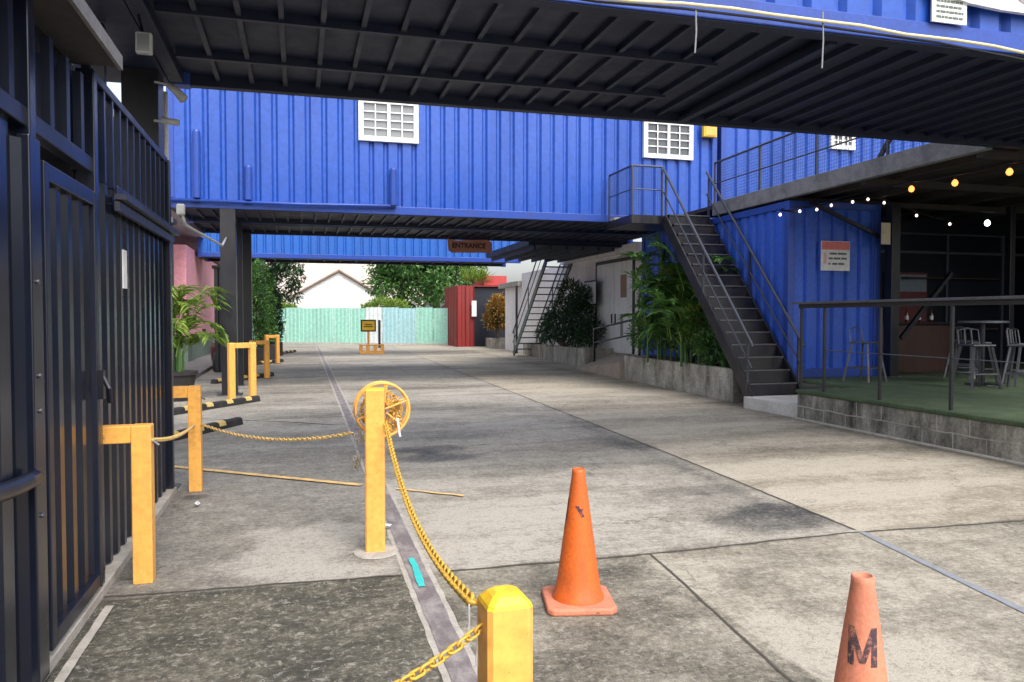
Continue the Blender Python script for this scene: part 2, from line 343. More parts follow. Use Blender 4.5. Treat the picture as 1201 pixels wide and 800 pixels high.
def ribbon(name, pts, wd, mat, z=.004, jit=.3, step=.05):
    """thin wavering strip laid on the ground along plan points"""
    mb = MB(); P = []
    for (a, b_) in zip(pts[:-1], pts[1:]):
        a = Vector(a); b_ = Vector(b_); k = max(2, int((b_-a).length/step))
        P += [a+(b_-a)*i/k for i in range(k)]
    P.append(Vector(pts[-1])); vs = []; s1 = random.random()*50
    for i, p in enumerate(P):
        d = (P[min(i+1, len(P)-1)]-P[max(i-1, 0)]).normalized(); n = Vector((-d.y, d.x))
        u = float(fbm(np.array(i*.31+s1), np.array(3.3)))-.5; w_ = wd*(1+jit*2*(float(fbm(np.array(i*.7+s1), np.array(9.3)))-.5)*2)
        c_ = p+n*u*jit*.09
        vs += [(c_.x-n.x*w_/2, c_.y-n.y*w_/2, z), (c_.x+n.x*w_/2, c_.y+n.y*w_/2, z)]
    mb.add(vs, [(2*i, 2*i+1, 2*i+3, 2*i+2) for i in range(len(P)-1)]); return struct(name, mb, mat)
CRACK = plain('joint_dirt', (.075, .068, .056), .95); SEAL = paint('grey_blue_sealant', (.25, .27, .31), .8, (.15, .15, .15), .6, 8, (1, 1, 1))
PALEC = paint('pale_mortar', (.46, .43, .39), .9, (.22, .20, .17), .8, 7, (1, 1, 1), 0, 0, .5)
ribbon('slab_joint', [(-1.1, 4.8), (.6, 4.72)], .02, CRACK, jit=.5); ribbon('slab_joint', [(.86, 4.71), (2.3, 4.70), (3.95, 4.77), (5.6, 4.67), (7.4, 4.68)], .022, CRACK, jit=.5)
ribbon('slab_joint', [(2.27, 4.69), (2.07, 2.87), (1.95, 1.6)], .016, CRACK, jit=.25)
ribbon('slab_joint', [(float(gx(y)), y) for y in (4.82, 8, 15.7, 30)], .022, CRACK, jit=.2)
ribbon('sealed_joint', [(4.02, 4.76), (3.78, 3.22), (3.6, 1.8)], .055, SEAL, z=.005, jit=.15)
ribbon('slab_joint', [(-1.0, 12.6), (4.2, 12.5), (7.7, 12.3)], .02, CRACK, jit=.4); ribbon('slab_joint', [(-1.0, 20), (8, 20)], .03, CRACK, jit=.4)
# drain channel: pale mortar shoulders either side of a dirty recessed strip
GRIT = paint('drain_grit', (.17, .145, .15), .8, (.45, .42, .41), .9, 9, (1, .5, 1), 0, 0, .6)
def off(o): return [(float(dx(y))+o, y) for y in (1.5, 3.29, 8, 16, 24.65, 44)]
ribbon('drain_mortar', off(0), .185, PALEC, z=.004, jit=.06); ribbon('drain_channel', off(0), .12, GRIT, z=.008, jit=.06)
# painted line across the lane
ribbon('yellow_line', [(-1.33, 8.82), (.55, 7.35)], .085, YELLINE, z=.012, jit=.12); ribbon('yellow_line', [(.86, 7.1), (1.40, 6.66)], .045, YELLINE, z=.012, jit=.3)
ribbon('white_line', [(-1.6, 13.0), (-.2, 12.2), (.6, 11.6)], .05, PALEC, z=.012, jit=.3)
ribbon('fence_footing_mortar', [(-1.02, 1.6), (-1.02, 4.62)], .045, PALEC, z=.012, jit=.12)

# ------------------------------------------------------------------ containers
def windowed(x0, x1, y, z0, z1, mat, parent, wins, name='front_panel', nrm=(0, -1)):
    """corrugated front made of pieces around the window openings"""
    mb = MB(); cur = x0; K = dict(period=.32, depth=.055, flat=.60, inner=.14)
    for (a, b_, c_, d_) in wins:
        mb.sheet((cur, y), (a, y), z0, z1, nrm, **K); mb.sheet((a, y), (b_, y), z0, c_, nrm, **K)
        if d_ < z1: mb.sheet((a, y), (b_, y), d_, z1, nrm, **K)
        cur = b_
    mb.sheet((cur, y), (x1, y), z0, z1, nrm, **K); return mb.build(name, mat, parent)
def container(label, group, x0, x1, y0, y1, z0, h, blue, wins=(), ribs=.3, cat='container', under=True, nm='shipping_container', rib_mat=None, back=True):
    t = thing(nm, (x0, y0, z0), label, cat, group); rl = .17
    mb = MB(); z1 = z0+h; nv = MB()
    mb.bar((x0, y0+.05, z0+rl/2), (x1, y0+.05, z0+rl/2), .10, rl); nv.bar((x0, y1-.05, z0+rl/2), (x1, y1-.05, z0+rl/2), .10, rl)
    nv.box(x0+.14, x1-.14, y0+.012, y0+.14, z0-.012, z0-.001); nv.bar((x0+.06, y0+.101, z0+rl/2), (x0+.06, y1-.101, z0+rl/2), .12, rl)
    for y in (y0+.05, y1-.05):
        mb.bar((x0, y, z1-.06), (x1, y, z1-.06), .10, .12)
    for x in (x0+.06, x1-.06):
        mb.bar((x, y0+.101, z1-.06), (x, y1-.101, z1-.06), .12, .12)
        for y in (y0+.07, y1-.07): mb.box(x-.065, x+.065, y-.072, y+.072, z0+.18, z1+.004)
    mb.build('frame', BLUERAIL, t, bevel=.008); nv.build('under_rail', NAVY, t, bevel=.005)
    for x in (x0+.085, x1-.085):
        for y in (y0+.075, y1-.075): MB().box(x-.09, x+.09, y-.082, y+.082, z0-.014, z0+.178).build('corner_casting', BLUERAIL, t, bevel=.012)
    windowed(x0+.12, x1-.12, y0+.025, z0+rl, z1-.12, blue, t, wins)
    mb = MB()
    if back: mb.sheet((x1-.12, y1-.025), (x0+.12, y1-.025), z0+rl, z1-.12, (0, 1))
    mb.sheet((x0+.025, y1-.12), (x0+.025, y0+.12), z0+rl, z1-.12, (-1, 0)); mb.sheet((x1-.025, y0+.12), (x1-.025, y1-.12), z0+rl, z1-.12, (1, 0))
    mb.build('side_panel', blue, t)
    MB().box(x0+.02, x1-.02, y0+.02, y1-.02, z1-.02, z1+.01).build('roof', blue, t)
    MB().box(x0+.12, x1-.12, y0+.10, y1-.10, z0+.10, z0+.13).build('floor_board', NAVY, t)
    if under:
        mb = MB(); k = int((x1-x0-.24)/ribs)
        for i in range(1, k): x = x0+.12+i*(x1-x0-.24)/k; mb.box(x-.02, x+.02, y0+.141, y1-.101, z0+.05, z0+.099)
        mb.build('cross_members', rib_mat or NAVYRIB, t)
    return t
H0 = 3.8
W1 = (1.27, 2.48, 5.36, 6.20); W2 = (7.82, 9.04, 5.36, 6.20)
g1 = 'blue containers spanning over the yard'
A = container('bright blue container with two white grid windows spanning the yard', g1, -2.5, 9.72, 16.6, 19.04, H0, 2.59, BLUE, (W1, W2))
Bc = container('right blue container behind the upper walkway railing', g1, 9.84, 22.0, 16.6, 19.04, H0, 2.59, BLUE, ((12.94, 13.6, 5.86, 6.24),))
A2 = container('blue container hidden behind the windowed one, seen as dark underside holding the brown sign', g1, -2.5, 9.72, 19.12, 21.56, H0, 2.59, BLUE)
C3 = container('far blue container seen as a low band under the windowed one', g1, -3.5, 8.6, 29.7, 32.14, H0-.02, 2.59, BLUE2, ribs=.6)
BR = container('near blue container overhead with long dark ribbed underside', g1, -1.15, 11.05, 5.12, 8.0, H0, 2.59, BLUE, ribs=.305)
# two longitudinal channels under the near container
mb = MB(); p = atz(217, 72, 3.8); mb.box(-1.0, 3.6, p.y-.025, p.y+.025, 3.83, 3.90); p = atz(300, 30, 3.8); mb.box(-1.0, 3.6, p.y-.02, p.y+.02, 3.83, 3.90)
mb.box(4.1, 4.18, 5.3, 7.85, 3.78, 3.82); mb.build('fork_channel', NAVYRIB, BR)
def window(parent, W, y, gmat, cols, rows, label=None):
    x0, x1, z0, z1 = W; f = MB()
    fw_ = .075
    f.box(x0-.03, x1+.03, y-.045, y+.05, z0-.03, z0+fw_); f.box(x0-.03, x1+.03, y-.045, y+.05, z1-fw_, z1+.03)
    for a, b_ in ((x0-.03, x0+fw_), (x1-fw_, x1+.03), ((x0+x1)/2-.035, (x0+x1)/2+.035)): f.box(a, b_, y-.04, y+.045, z0+fw_, z1-fw_)
    o = f.build('window', WHITE, parent, bevel=.004)
    if label: o['label'] = label
    mb = MB(); 
    for h in (0, 1):
        a = x0+fw_ if h == 0 else (x0+x1)/2+.035; b_ = (x0+x1)/2-.035 if h == 0 else x1-fw_
        for i in range(1, cols): x = a+(b_-a)*i/cols; mb.box(x-.013, x+.013, y-.03, y-.008, z0+fw_, z1-fw_)
        for i in range(1, rows): z = z0+fw_+(z1-z0-2*fw_)*i/rows; mb.box(a, b_, y-.027, y-.011, z-.013, z+.013)
    mb.build('glazing_bars', WHITE, o)
    MB().box(x0+fw_, x1-fw_, y+.01, y+.02, z0+fw_, z1-fw_).build('pane', gmat, o)
window(A, W1, 16.6, GLASSC, 2, 4); window(A, W2, 16.6, GLASS, 2, 4); window(Bc, (12.94, 13.6, 5.86, 6.24), 16.6, GLASSC, 2, 2)
# upright stubs and conduit on the blue wall
mb = MB(); 
for px, py in ((230, 155), (291, 197), (461, 200)):
    p = aty(px, py, 16.55); MB().tube([(p.x, 16.53, 3.98), (p.x, 16.53, p.z)], .075, 12).lathe([(.075, 0), (.06, .04), (.0, .06)], (p.x, 16.53, p.z), 12, cap=False).build('upright_tube', BLUERAIL, A)
MB().tube([(-2.5, 16.53, 3.93), (0, 16.52, 3.93), (2.0, 16.53, 3.97), (2.03, 16.53, 4.1)], .035, 8).build('conduit', BLUERAIL, A, smooth=True)
p = aty(832, 155, 16.5); t = thing('junction_box', (p.x, 16.55, 5.9), 'small yellow box fixed high on the blue wall beside the right window', 'box')
MB().box(p.x-.17, p.x+.17, 16.44, 16.56, 5.88, 6.2).build('box_body', YELTOP, t, bevel=.01); MB().box(p.x-.14, p.x+.14, 16.425, 16.438, 5.91, 6.17).build('lid', YEL, t)

# brown hanging sign
p0 = aty(526, 280, 21.4); p1 = aty(577, 298, 21.4); cx = (p0.x+p1.x)/2; cz = (p0.z+p1.z)/2; hw = (p1.x-p0.x)/2
t = thing('hanging_sign', (cx, 21.4, cz), 'brown wooden ENTRANCE sign hung under the dark container underside', 'sign')
pts = [(-hw, -.12), (-hw+.1, -.19), (hw-.12, -.17), (hw, -.19), (hw, .13), (hw-.15, .2), (-hw+.2, .16), (-hw-.03, .2)]
mb = MB(); n = len(pts); mb.add([(cx+x, 21.38, cz+z) for x, z in pts]+[(cx+x, 21.42, cz+z) for x, z in pts], [tuple(range(n)), tuple(reversed(range(n, 2*n)))]+[((i+1) % n, i, n+i, n+(i+1) % n) for i in range(n)])
mb.build('board', WOOD, t); text('lettering', 'ENTRANCE', MARK, t, (cx-.05, 21.37, cz+.01), .19, (pi/2, 0, 0), .004, .006, 1.0)
mb = MB()
for s in (-.45, .45): mb.tube([(cx+s, 21.4, cz+.16), (cx+s, 21.4, 3.83)], .012, 6)
mb.build('hanger', BLACK, t)

# posts holding the containers up
def post(x, y, z1, wd, label, grp='black steel posts under the containers'):
    t = thing('steel_post', (x, y, 0), label, 'post', grp)
    MB().box(x-wd/2, x+wd/2, y-wd/2, y+wd/2, .015, z1).build('shaft', BLACK, t, bevel=.006); MB().box(x-wd*.8, x+wd*.8, y-wd*.8, y+wd*.8, 0, .015).build('base_plate', STEEL, t)
    return t
post(-1.38, 16.75, 3.8, .30, 'thick black post at the front corner behind the yellow hoop')
post(-1.32, 21.3, 3.8, .26, 'black post just right of and behind the thick front post')
post(-1.32, 18.95, 3.8, .12, 'slim black post between the two thick ones')
post(-1.3, 29.9, 3.78, .24, 'black post under the far container beside the climbing plant')
post(9.25, 32.6, 3.0, .09, 'thin black post by the corner of the white annex')

# ------------------------------------------------------------------ near container front details
t = thing('hose', (1.9, 5.0, 3.85), 'pale yellow hose slung along the bottom edge of the near overhead container', 'hose')
pts = [aty(x, y, 5.02) for x, y in ((640, -8), (740, 1), (800, 4), (860, 10), (905, 17), (960, 24), (1010, 30), (1060, 40), (1120, 47), (1165, 54), (1201, 62), (1300, 85))]
MB().tube(pts, .013, 8).build('hose_line', plain('pale_yellow_hose', (.66, .60, .36), .5), t, smooth=True)
pts = [aty(x, y, 5.05) for x, y in ((610, -12), (700, 2), (800, 10), (900, 22), (1000, 36), (1100, 50), (1201, 70), (1300, 95))]
MB().tube(pts, .010, 6).build('cable_line', BLACK, t, smooth=True)
CAB = plain('grey_cable', (.25, .26, .28), .6)
for px, a, b_, lab in ((816, 12, 62, 'short grey wire dangling from the overhead container, left one'), (965, 14, 80, 'longer grey wire dangling from the overhead container, right one')):
    p = aty(px, a, 5.04); q = aty(px-1, b_, 5.04); o = MB().tube([p, (p+q)/2+Vector((.008, 0, 0)), q], .006, 6).build('dangling_wire', CAB, org=tuple(p)); tag(o, lab, 'wire')
p0 = aty(1093, 0, 5.09); p1 = aty(1133, 30, 5.09)
t = thing('notice_plate', (p0.x, 5.09, p1.z), 'small white framed notice on the overhead blue container', 'sign')
MB().box(p0.x, p1.x, 5.085, 5.10, p1.z, p1.z+.24).build('plate', PAPER, t)
GRN = plain('dark_green_text', (.12, .16, .13), .8)
for i in range(5):
    mb = MB(); z = p1.z+.035+i*.042; xx = p0.x+.04
    while xx < p1.x-.05: l = random.uniform(.02, .05); mb.box(xx, min(xx+l, p1.x-.035), 5.081, 5.084, z, z+.017); xx += l+.008
    mb.build('text_line', GRN, t)
t = thing('logo_board', (5.3, 5.09, 4.1), 'white curved board with grey disc at the top right edge', 'sign')
q0 = aty(1135, 4, 5.09); q1 = aty(1201, 16, 5.09)
mb = MB(); prof = [(q0.x-.4, q0.z+.05), (q0.x, q0.z-.01), (q1.x-.25, q0.z-.03), (q1.x+.3, q1.z-.01), (q1.x+1.6, q1.z-.02), (q1.x+1.6, 4.9), (q0.x-.4, 4.9)]
n = len(prof); mb.add([(x, 5.06, z) for x, z in prof]+[(x, 5.10, z) for x, z in prof], [tuple(range(n)), tuple(reversed(range(n, 2*n)))]+[((i+1) % n, i, n+i, n+(i+1) % n) for i in range(n)]); mb.build('board', PAPER, t)
mb = MB(); cxx = q1.x+.15; czz = 4.42
mb.add([(cxx+.42*cos(2*pi*i/40), 5.055, czz+.26*sin(2*pi*i/40)) for i in range(40)], [tuple(range(40))]); mb.build('disc', plain('grey_print', (.30, .30, .36), .7), t)

# ------------------------------------------------------------------ left fence, gate and what stands over it
FX = -1.15
t = thing('metal_fence', (FX, 5, 0), 'tall black corrugated metal fence with slatted top along the left edge', 'fence')
mb = MB(); mb.sheet((FX, 4.86), (FX, 7.5), .06, 2.42, (1, 0), .21, .035, .32); mb.build('panel', FENCE, t)
mb = MB(); mb.sheet((FX, .5), (FX, 3.80), .06, 2.42, (1, 0), .27, .035, .36); mb.build('panel', FENCE, t)
MB().bar((FX, .5, 2.46), (FX, 4.86, 2.46), .06, .085).build('rail', FENCEB, t, bevel=.006)
mb = MB(); mb.bar((FX, 4.86, 3.0), (FX, 7.5, 3.0), .05, .05); mb.bar((FX-.002, 5.5, 2.42), (FX-.002, 7.5, 2.42), .06, .06); mb.build('rail', FENCEB, t, bevel=.005)
mb = MB()
for y in (3.79, 4.88, 7.49): MB().box(FX-.05, FX+.045, y-.04, y+.04, 0, 3.0).build('upright', FENCE, t, bevel=.006)
mb = MB(); y = 5.0
while y < 7.4: mb.box(FX-.018, FX+.018, y-.018, y+.018, 2.42, 2.98); y += .215
y = 2.0
while y < 4.8: mb.box(FX-.02, FX+.02, y-.03, y+.03, 2.5, 2.93); y += .27
mb.build('slats', FENCEB, t)
mb = MB(); mb.box(FX-.10, FX-.06, 4.9, 7.45, 2.44, 2.97); mb.box(FX-.10, FX-.06, .5, 4.84, 2.50, 2.93); mb.build('backing_panel', FENCE, t)
mb = MB(); mb.box(FX-.08, FX+.06, .5, 7.53, 0, .05); mb.build('sill', PALEC, t)
mb = MB(); mb.bar((FX+.07, 5.35, 2.36), (FX+.07, 7.6, 2.36), .07, .035); mb.bar((FX+.05, 5.35, 2.30), (FX+.05, 7.55, 2.30), .03, .06); mb.build('track', RAILM, t)
# gate leaf: framed corrugated sheet a little proud of the fence
t = thing('gate', (FX, 4.3, 0), 'black framed gate leaf with latch set in the metal fence', 'gate')
GX = FX+.03
mb = MB(); mb.box(GX-.03, GX+.03, 3.88, 3.95, .08, 2.30); mb.box(GX-.03, GX+.03, 4.75, 4.81, .08, 2.30); mb.box(GX-.03, GX+.028, 3.951, 4.749, 2.22, 2.30); mb.box(GX-.03, GX+.028, 3.951, 4.749, .08, .15); mb.build('gate_frame', FENCEB, t, bevel=.005)
mb = MB(); mb.sheet((GX, 3.95), (GX, 4.75), .15, 2.22, (1, 0), .2, .03, .34); mb.build('gate_sheet', FENCE, t)
mb = MB(); mb.box(GX+.031, GX+.06, 4.745, 4.80, 1.14, 1.3); mb.tube([(GX+.05, 4.77, 1.27), (GX+.09, 4.74, 1.2), (GX+.085, 4.78, 1.12)], .014, 8); mb.build('latch', BLACK, t)
# curved bar and bolts on the near leaf
t = thing('gate', (FX, 3.3, 0), 'nearest black gate leaf with a curved lower rail at the photo edge', 'gate')
GX2 = FX+.05
MB().box(GX2-.02, GX2+.03, 3.62, 3.76, .03, 2.36).build('gate_stile', FENCE, t, bevel=.006); MB().box(GX2-.02, GX2+.03, 1.2, 1.3, .03, 2.36).build('gate_stile', FENCE, t, bevel=.006)
MB().tube([(GX2+.03, 2.6+i*.1, .93+.14*(1-((i-10)/10)**2)*-1+.14) for i in range(11)], .035, 10).build('curved_rail', FENCEB, t, smooth=True)
mb = MB(); mb.sheet((GX2, 1.3), (GX2, 3.62), .05, 2.34, (1, 0), .3, .03, .4); mb.build('gate_sheet', FENCE, t)
for z in (.75, 1.2, 1.35, 1.75): MB().tube([(GX2+.03, 3.69, z), (GX2+.038, 3.69, z)], .012, 8).build('bolt', STEEL, t)
p = atx(147, 316, FX+.012); o = MB().box(FX+.003, FX+.012, p.y-.055, p.y+.055, p.z-.13, p.z+.13).build('paper_notice', PAPER, org=(FX, p.y, p.z)); tag(o, 'narrow white paper notice stuck to the black fence', 'notice')
# eave
t = thing('eave', (-1.4, 3, 3), 'dark overhanging eave above the near gate at top left', 'eave')
MB().box(-2.6, -.98, -1, 4.86, 3.02, 3.08).build('soffit', paint('eave_brown_grey', (.045, .043, .045), .6, (.02, .02, .02), .5, 2), t, bevel=.01)
MB().box(-.979, -.96, -1, 4.87, 3.01, 3.09).build('fascia', GREYBEAM, t)
MB().box(-2.6, -1.22, -1, 4.9, 2.5, 3.02).build('upper_wall', FENCE, t)
post(-1.34, 7.62, 3.8, .30, 'black post above the fence end carrying the near container', 'black posts carrying the near container')
post(-1.40, 5.25, 3.8, .24, 'black post behind the fence at the near corner of the overhead container', 'black posts carrying the near container')
post(-1.42, 6.4, 3.78, .08, 'slim black post behind the slatted fence top', 'black posts carrying the near container')
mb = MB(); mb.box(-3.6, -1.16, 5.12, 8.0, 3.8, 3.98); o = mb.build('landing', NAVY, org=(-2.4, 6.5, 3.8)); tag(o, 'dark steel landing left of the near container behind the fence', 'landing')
# floodlight, lamps, pipe
LAMPW = plain('grey_white_plastic', (.42, .43, .42), .5)
def flood(p, label, s=1, tilt=.3):
    t = thing('floodlight', tuple(p), label, 'floodlight', 'floodlights by the fence'); x, y, z = p
    MB().box(x-.055*s, x+.055*s, y-.03, y+.03, z-.10*s, z+.05*s).build('housing', LAMPW, t, bevel=.01)
    MB().box(x-.04*s, x+.04*s, y-.035, y-.031, z-.085*s, z+.035*s).build('lens', GLASSC, t)
    MB().tube([(x-.01, y+.03, z+.03), (x-.03, y+.07, z+.12), (x-.05, y+.07, 3.81)], .012, 6).build('bracket', BLACK, t); return t
flood(atz(169, 47, 3.60), 'pale grey floodlight under the near container, top left'); 
p = atz(207, 107, 3.55); t = thing('spotlight', tuple(p), 'small grey lamp on arm at the fence post top', 'lamp')
MB().tube([p+Vector((-.06, .0, .05)), p, p+Vector((.06, -.02, -.07))], [.03, .035, .042], 12).build('lamp_head', LAMPW, t, smooth=True); MB().tube([p+Vector((-.18, .05, .08)), p+Vector((-.05, 0, .05))], .01, 6).build('arm', LAMPW, t)
p = atz(203, 143, 3.3); t = thing('security_camera', tuple(p), 'little white camera on the fence end post below the lamp', 'camera')
MB().tube([p+Vector((-.09, .0, .01)), p+Vector((.05, -.02, -.01))], .028, 12).build('camera_body', LAMPW, t, smooth=True); MB().tube([p+Vector((-.06, 0, 0)), p+Vector((-.16, .08, .02))], .012, 6).build('bracket', LAMPW, t)
pp = [tuple(aty(195, 240, 7.85)), tuple(aty(193, 108, 7.85))]; o = MB().tube(pp, .028, 10).build('downpipe', WHITE, org=pp[0], smooth=True); tag(o, 'thin white downpipe on the end of the black fence', 'pipe')
p = atz(212, 245, 2.95)
t = thing('electric_fitting', tuple(p), 'white cable junction fitting on the beam past the fence end', 'fitting')
MB().box(p.x-.05, p.x+.05, p.y-.04, p.y+.04, p.z-.08, p.z+.06).build('fitting_box', LAMPW, t, bevel=.02)
MB().tube([p, p+Vector((.05, 0, -.2)), p+Vector((.3, 2, -.27)), (-1.4, 16.5, 3.2)], .018, 6).build('cable', LAMPW, t, smooth=True)

# ------------------------------------------------------------------ yellow posts, chain, reel
gY = 'yellow posts'
def cap_post(x, y, h, wd, name, label, rz=0, cap=.03):
    t = thing(name, (x, y, 0), label, 'post', gY); mb = MB()
    a = wd/2; c_ = a-cap; ch = .011
    ring = lambda q, z, k=ch: [(x+sx, y+sy, z) for sx, sy in ((-q+k, -q), (q-k, -q), (q, -q+k), (q, q-k), (q-k, q), (-q+k, q), (-q, q-k), (-q, -q+k))]
    rs = [ring(a, 0), ring(a, h-cap*1.1), ring(a-cap*.12, h-cap*.8), ring(a-cap*.62, h-cap*.28), ring(c_, h-cap*.05), ring(c_*.5, h, .006)]
    for i, rr_ in enumerate(rs[:2]): pass
    def lo(rings, c0, c1):
        m_ = MB(); 
        for r_ in rings: m_.v += r_
        for i in range(len(rings)-1):
            for k in range(8): m_.f.append((i*8+k, i*8+(k+1) % 8, (i+1)*8+(k+1) % 8, (i+1)*8+k))
        if c0: m_.f.append(tuple(reversed(range(8))))
        if c1: m_.f.append(tuple(range((len(rings)-1)*8, len(rings)*8)))
        return m_
    lo(rs[:2], True, False).build('shaft', YEL, t); lo(rs[1:], False, True).build('cap', YELTOP, t)
    t.rotation_euler.z = rz; return t
FB = cap_post(.47, 1.76, .95, .112, 'bollard', 'nearest square yellow bollard with rounded cap at bottom centre', R(2))
pA = cap_post(.49, 5.25, 1.12, .13, 'bollard', 'tall square yellow post carrying the chain reel', R(-8), .012)
mb = MB(); mb.lathe([(.15, 0), (.145, .010), (.09, .014)], (.49, 5.22, .004), 20); mb.build('base_disc', PALEC, pA)
def lpost(x, y, h, arm, label):
    t = thing('angled_post', (x, y, 0), label, 'post', gY)
    MB().box(x-.055, x+.055, y-.055, y+.055, 0, h).build('shaft', YEL, t, bevel=.006); MB().box(x-.055-arm, x-.0551, y-.05, y+.05, h-.105, h-.002).build('arm', YEL, t, bevel=.006)
    mb = MB(); mb.tube([(x+.056, y, h-.1), (x+.09, y, h-.13)], .01, 6); mb.build('hook', STEEL, t); return t
lpost(-.915, 5.03, .955, .20, 'yellow post with arm reaching into the black fence'); lpost(-.93, 7.56, .97, .45, 'second yellow armed post standing at the end of the black fence')
def hoop(x, y, h, wd, rz, label, tilt=0):
    t = thing('hoop_barrier', (x, y, 0), label, 'barrier', 'yellow hoop barriers at the kerb stops')
    for sx in (-1, 1): MB().box(x+sx*wd/2-.06, x+sx*wd/2+.06, y-.06, y+.06, 0, h-.005).build('upright', YEL, t, bevel=.022, seg=3)
    MB().box(x-wd/2+.061, x+wd/2-.061, y-.05, y+.05, h-.11, h-.01).build('top_bar', YEL, t, bevel=.008)
    MB().box(x-wd/2-.1, x-wd/2+.1, y-.1, y+.1, 0, .012).box(x+wd/2-.1, x+wd/2+.1, y-.1, y+.1, 0, .012).build('base_plate', STEEL, t)
    t.rotation_euler.z = rz; return t
hoop(-1.06, 15.5, 1.12, .42, R(30), 'nearest yellow hoop barrier in front of the thick black post')
hoop(-1.0, 21.0, 1.0, .4, R(30), 'second yellow hoop barrier beyond the first')
hoop(-.9, 27.5, 1.0, .4, R(30), 'third yellow hoop barrier by the planter, farthest')
# wheel stops with yellow blocks
RUB = paint('black_rubber', (.02, .02, .022), .7, (.07, .065, .06), .6, 6)
def stop(a, b_, label):
    a = Vector((*a, 0)); b_ = Vector((*b_, 0)); d = (b_-a).normalized(); n = Vector((-d.y, d.x, 0)); L = (b_-a).length
    t = thing('wheel_stop', tuple((a+b_)/2), label, 'wheel stop', 'black and yellow wheel stops'); mb = MB()
    sec = [(-.08, 0), (.08, 0), (.06, .09), (.03, .11), (-.03, .11), (-.06, .09)]
    def ext(m_, s, e, sec):
        k = len(sec); vs = [tuple(q+n*u+Vector((0, 0, z))) for q in (a+d*s, a+d*e) for u, z in sec]
        m_.add(vs, [tuple(range(k)), tuple(reversed(range(k, 2*k)))]+[((i+1) % k, i, k+i, k+(i+1) % k) for i in range(k)])
    ext(mb, 0, L, sec); mb.build('rubber_body', RUB, t, bevel=.01)
    s = .12; YB = plain('pale_yellow_block', (.66, .48, .16), .6)
    sec2 = [(-.074, .05), (.074, .05), (.060, .094), (.032, .114), (-.032, .114), (-.060, .094)]
    while s+.16 < L: mb = MB(); ext(mb, s, s+.16, sec2); mb.build('yellow_block', YB, t); s += .52
    return t
stop((-1.95, 10.1), (-.88, 12.1), 'nearest black and yellow wheel stop behind the armed post'); stop((-2.25, 13.2), (-.78, 15.35), 'second wheel stop with the hoop standing at its end')
stop((-2.0, 19.6), (-.72, 21.8), 'third wheel stop farther along the left edge'); stop((-1.8, 26.2), (-.6, 28.6), 'fourth wheel stop near the planters'); stop((-1.4, 32.8), (-.2, 36.4), 'farthest wheel stop before the mint hoarding')
# chains made of links
def chain(pts, name, label, mat, L=.055, r=.006, wd=.016):
    P = [Vector(p) for p in pts]; seg = [0]
    for a, b_ in zip(P[:-1], P[1:]): seg.append(seg[-1]+(b_-a).length)
    def at(s):
        for i in range(len(P)-1):
            if s <= seg[i+1]: f = (s-seg[i])/max(1e-6, seg[i+1]-seg[i]); return P[i]+(P[i+1]-P[i])*f, (P[i+1]-P[i]).normalized()
        return P[-1], (P[-1]-P[-2]).normalized()
    mb = MB(); s = 0; k = 0
    while s < seg[-1]:
        c_, d = at(s); u = Vector((0, 0, 1)); r1 = d.cross(u).normalized(); u = r1.cross(d); ax = (r1+u*.3).normalized() if k % 2 else (u-r1*.3).normalized()
        h = L/2-wd*.2; loop = []
        for j in range(12):
            t_ = 2*pi*j/12; e = h-wd if cos(t_) > 0 else -(h-wd)
            loop.append(c_+d*(e+wd*1.1*cos(t_))+ax*wd*sin(t_))
        mb.tube(loop, r, 5, closed=True); s += L*.70; k += 1
    o = mb.build(name, mat, org=tuple(P[0]), smooth=True); return tag(o, label, 'chain', 'yellow plastic chains')
def sag(a, b_, s, n=24):
    a = Vector(a); b_ = Vector(b_); return [a+(b_-a)*i/n-Vector((0, 0, 4*s*(i/n)*(1-i/n))) for i in range(n+1)]
CH = paint('yellow_chain_plastic', (.66, .40, .05), .5, (.35, .22, .08), .6, 20, (1, 1, 1))
CHP = paint('pale_chain_plastic', (.85, .58, .20), .6, (.32, .28, .2), .7, 20, (1, 1, 1))
chain(sag((-.87, 7.5, .62), (.36, 5.4, .80), .09), 'chain', 'pale yellow chain sagging from the armed post to the reel', CHP, .05, .0042, .011)
chain(sag((-.86, 5.03, .86), (-.93, 7.5, .62), .04), 'chain', 'yellow chain hung between the two armed posts', CHP, .05, .0042, .011)
chain(sag((.56, 5.2, .88), (.405, 1.80, .905), .17, 40), 'chain', 'yellow chain running from the reel to the nearest bollard', CH, .05, .0055, .014)
chain(sag((.41, 1.76, .86), (.17, 1.60, .815), .008)+sag((.16, 1.59, .813), (-.5, 1.2, .80), .02), 'chain', 'yellow chain leaving the nearest bollard to the lower left', CH, .042, .0036, .010)
RS = plain('white_plastic_strip', (.80, .81, .84), .5)
for i, (pt, l, lab) in enumerate(((tuple(aty(561, 742, 1.8)), .085, 'white plastic tag hanging on the chain by the nearest bollard'), (tuple(aty(550, 705, 1.84)), .10, 'thin white tie dangling from the chain left of the bollard'))):
    x, y, z = pt; mb = MB(); w_ = .009 if i == 0 else .0025
    pr = [(x-w_*.5, z), (x+w_, z), (x+w_*1.3, z-l*.6), (x+w_*.7, z-l), (x-w_*1.2, z-l), (x-w_*.4, z-l*.5)]
    n = 6; mb.add([(a_, y, c_) for a_, c_ in pr]+[(a_, y+.002, c_) for a_, c_ in pr], [tuple(range(n)), tuple(reversed(range(n, 2*n)))]+[((i_+1) % n, i_, n+i_, n+(i_+1) % n) for i_ in range(n)])
    tag(mb.build('plastic_tag', RS, org=pt), lab, 'tag')
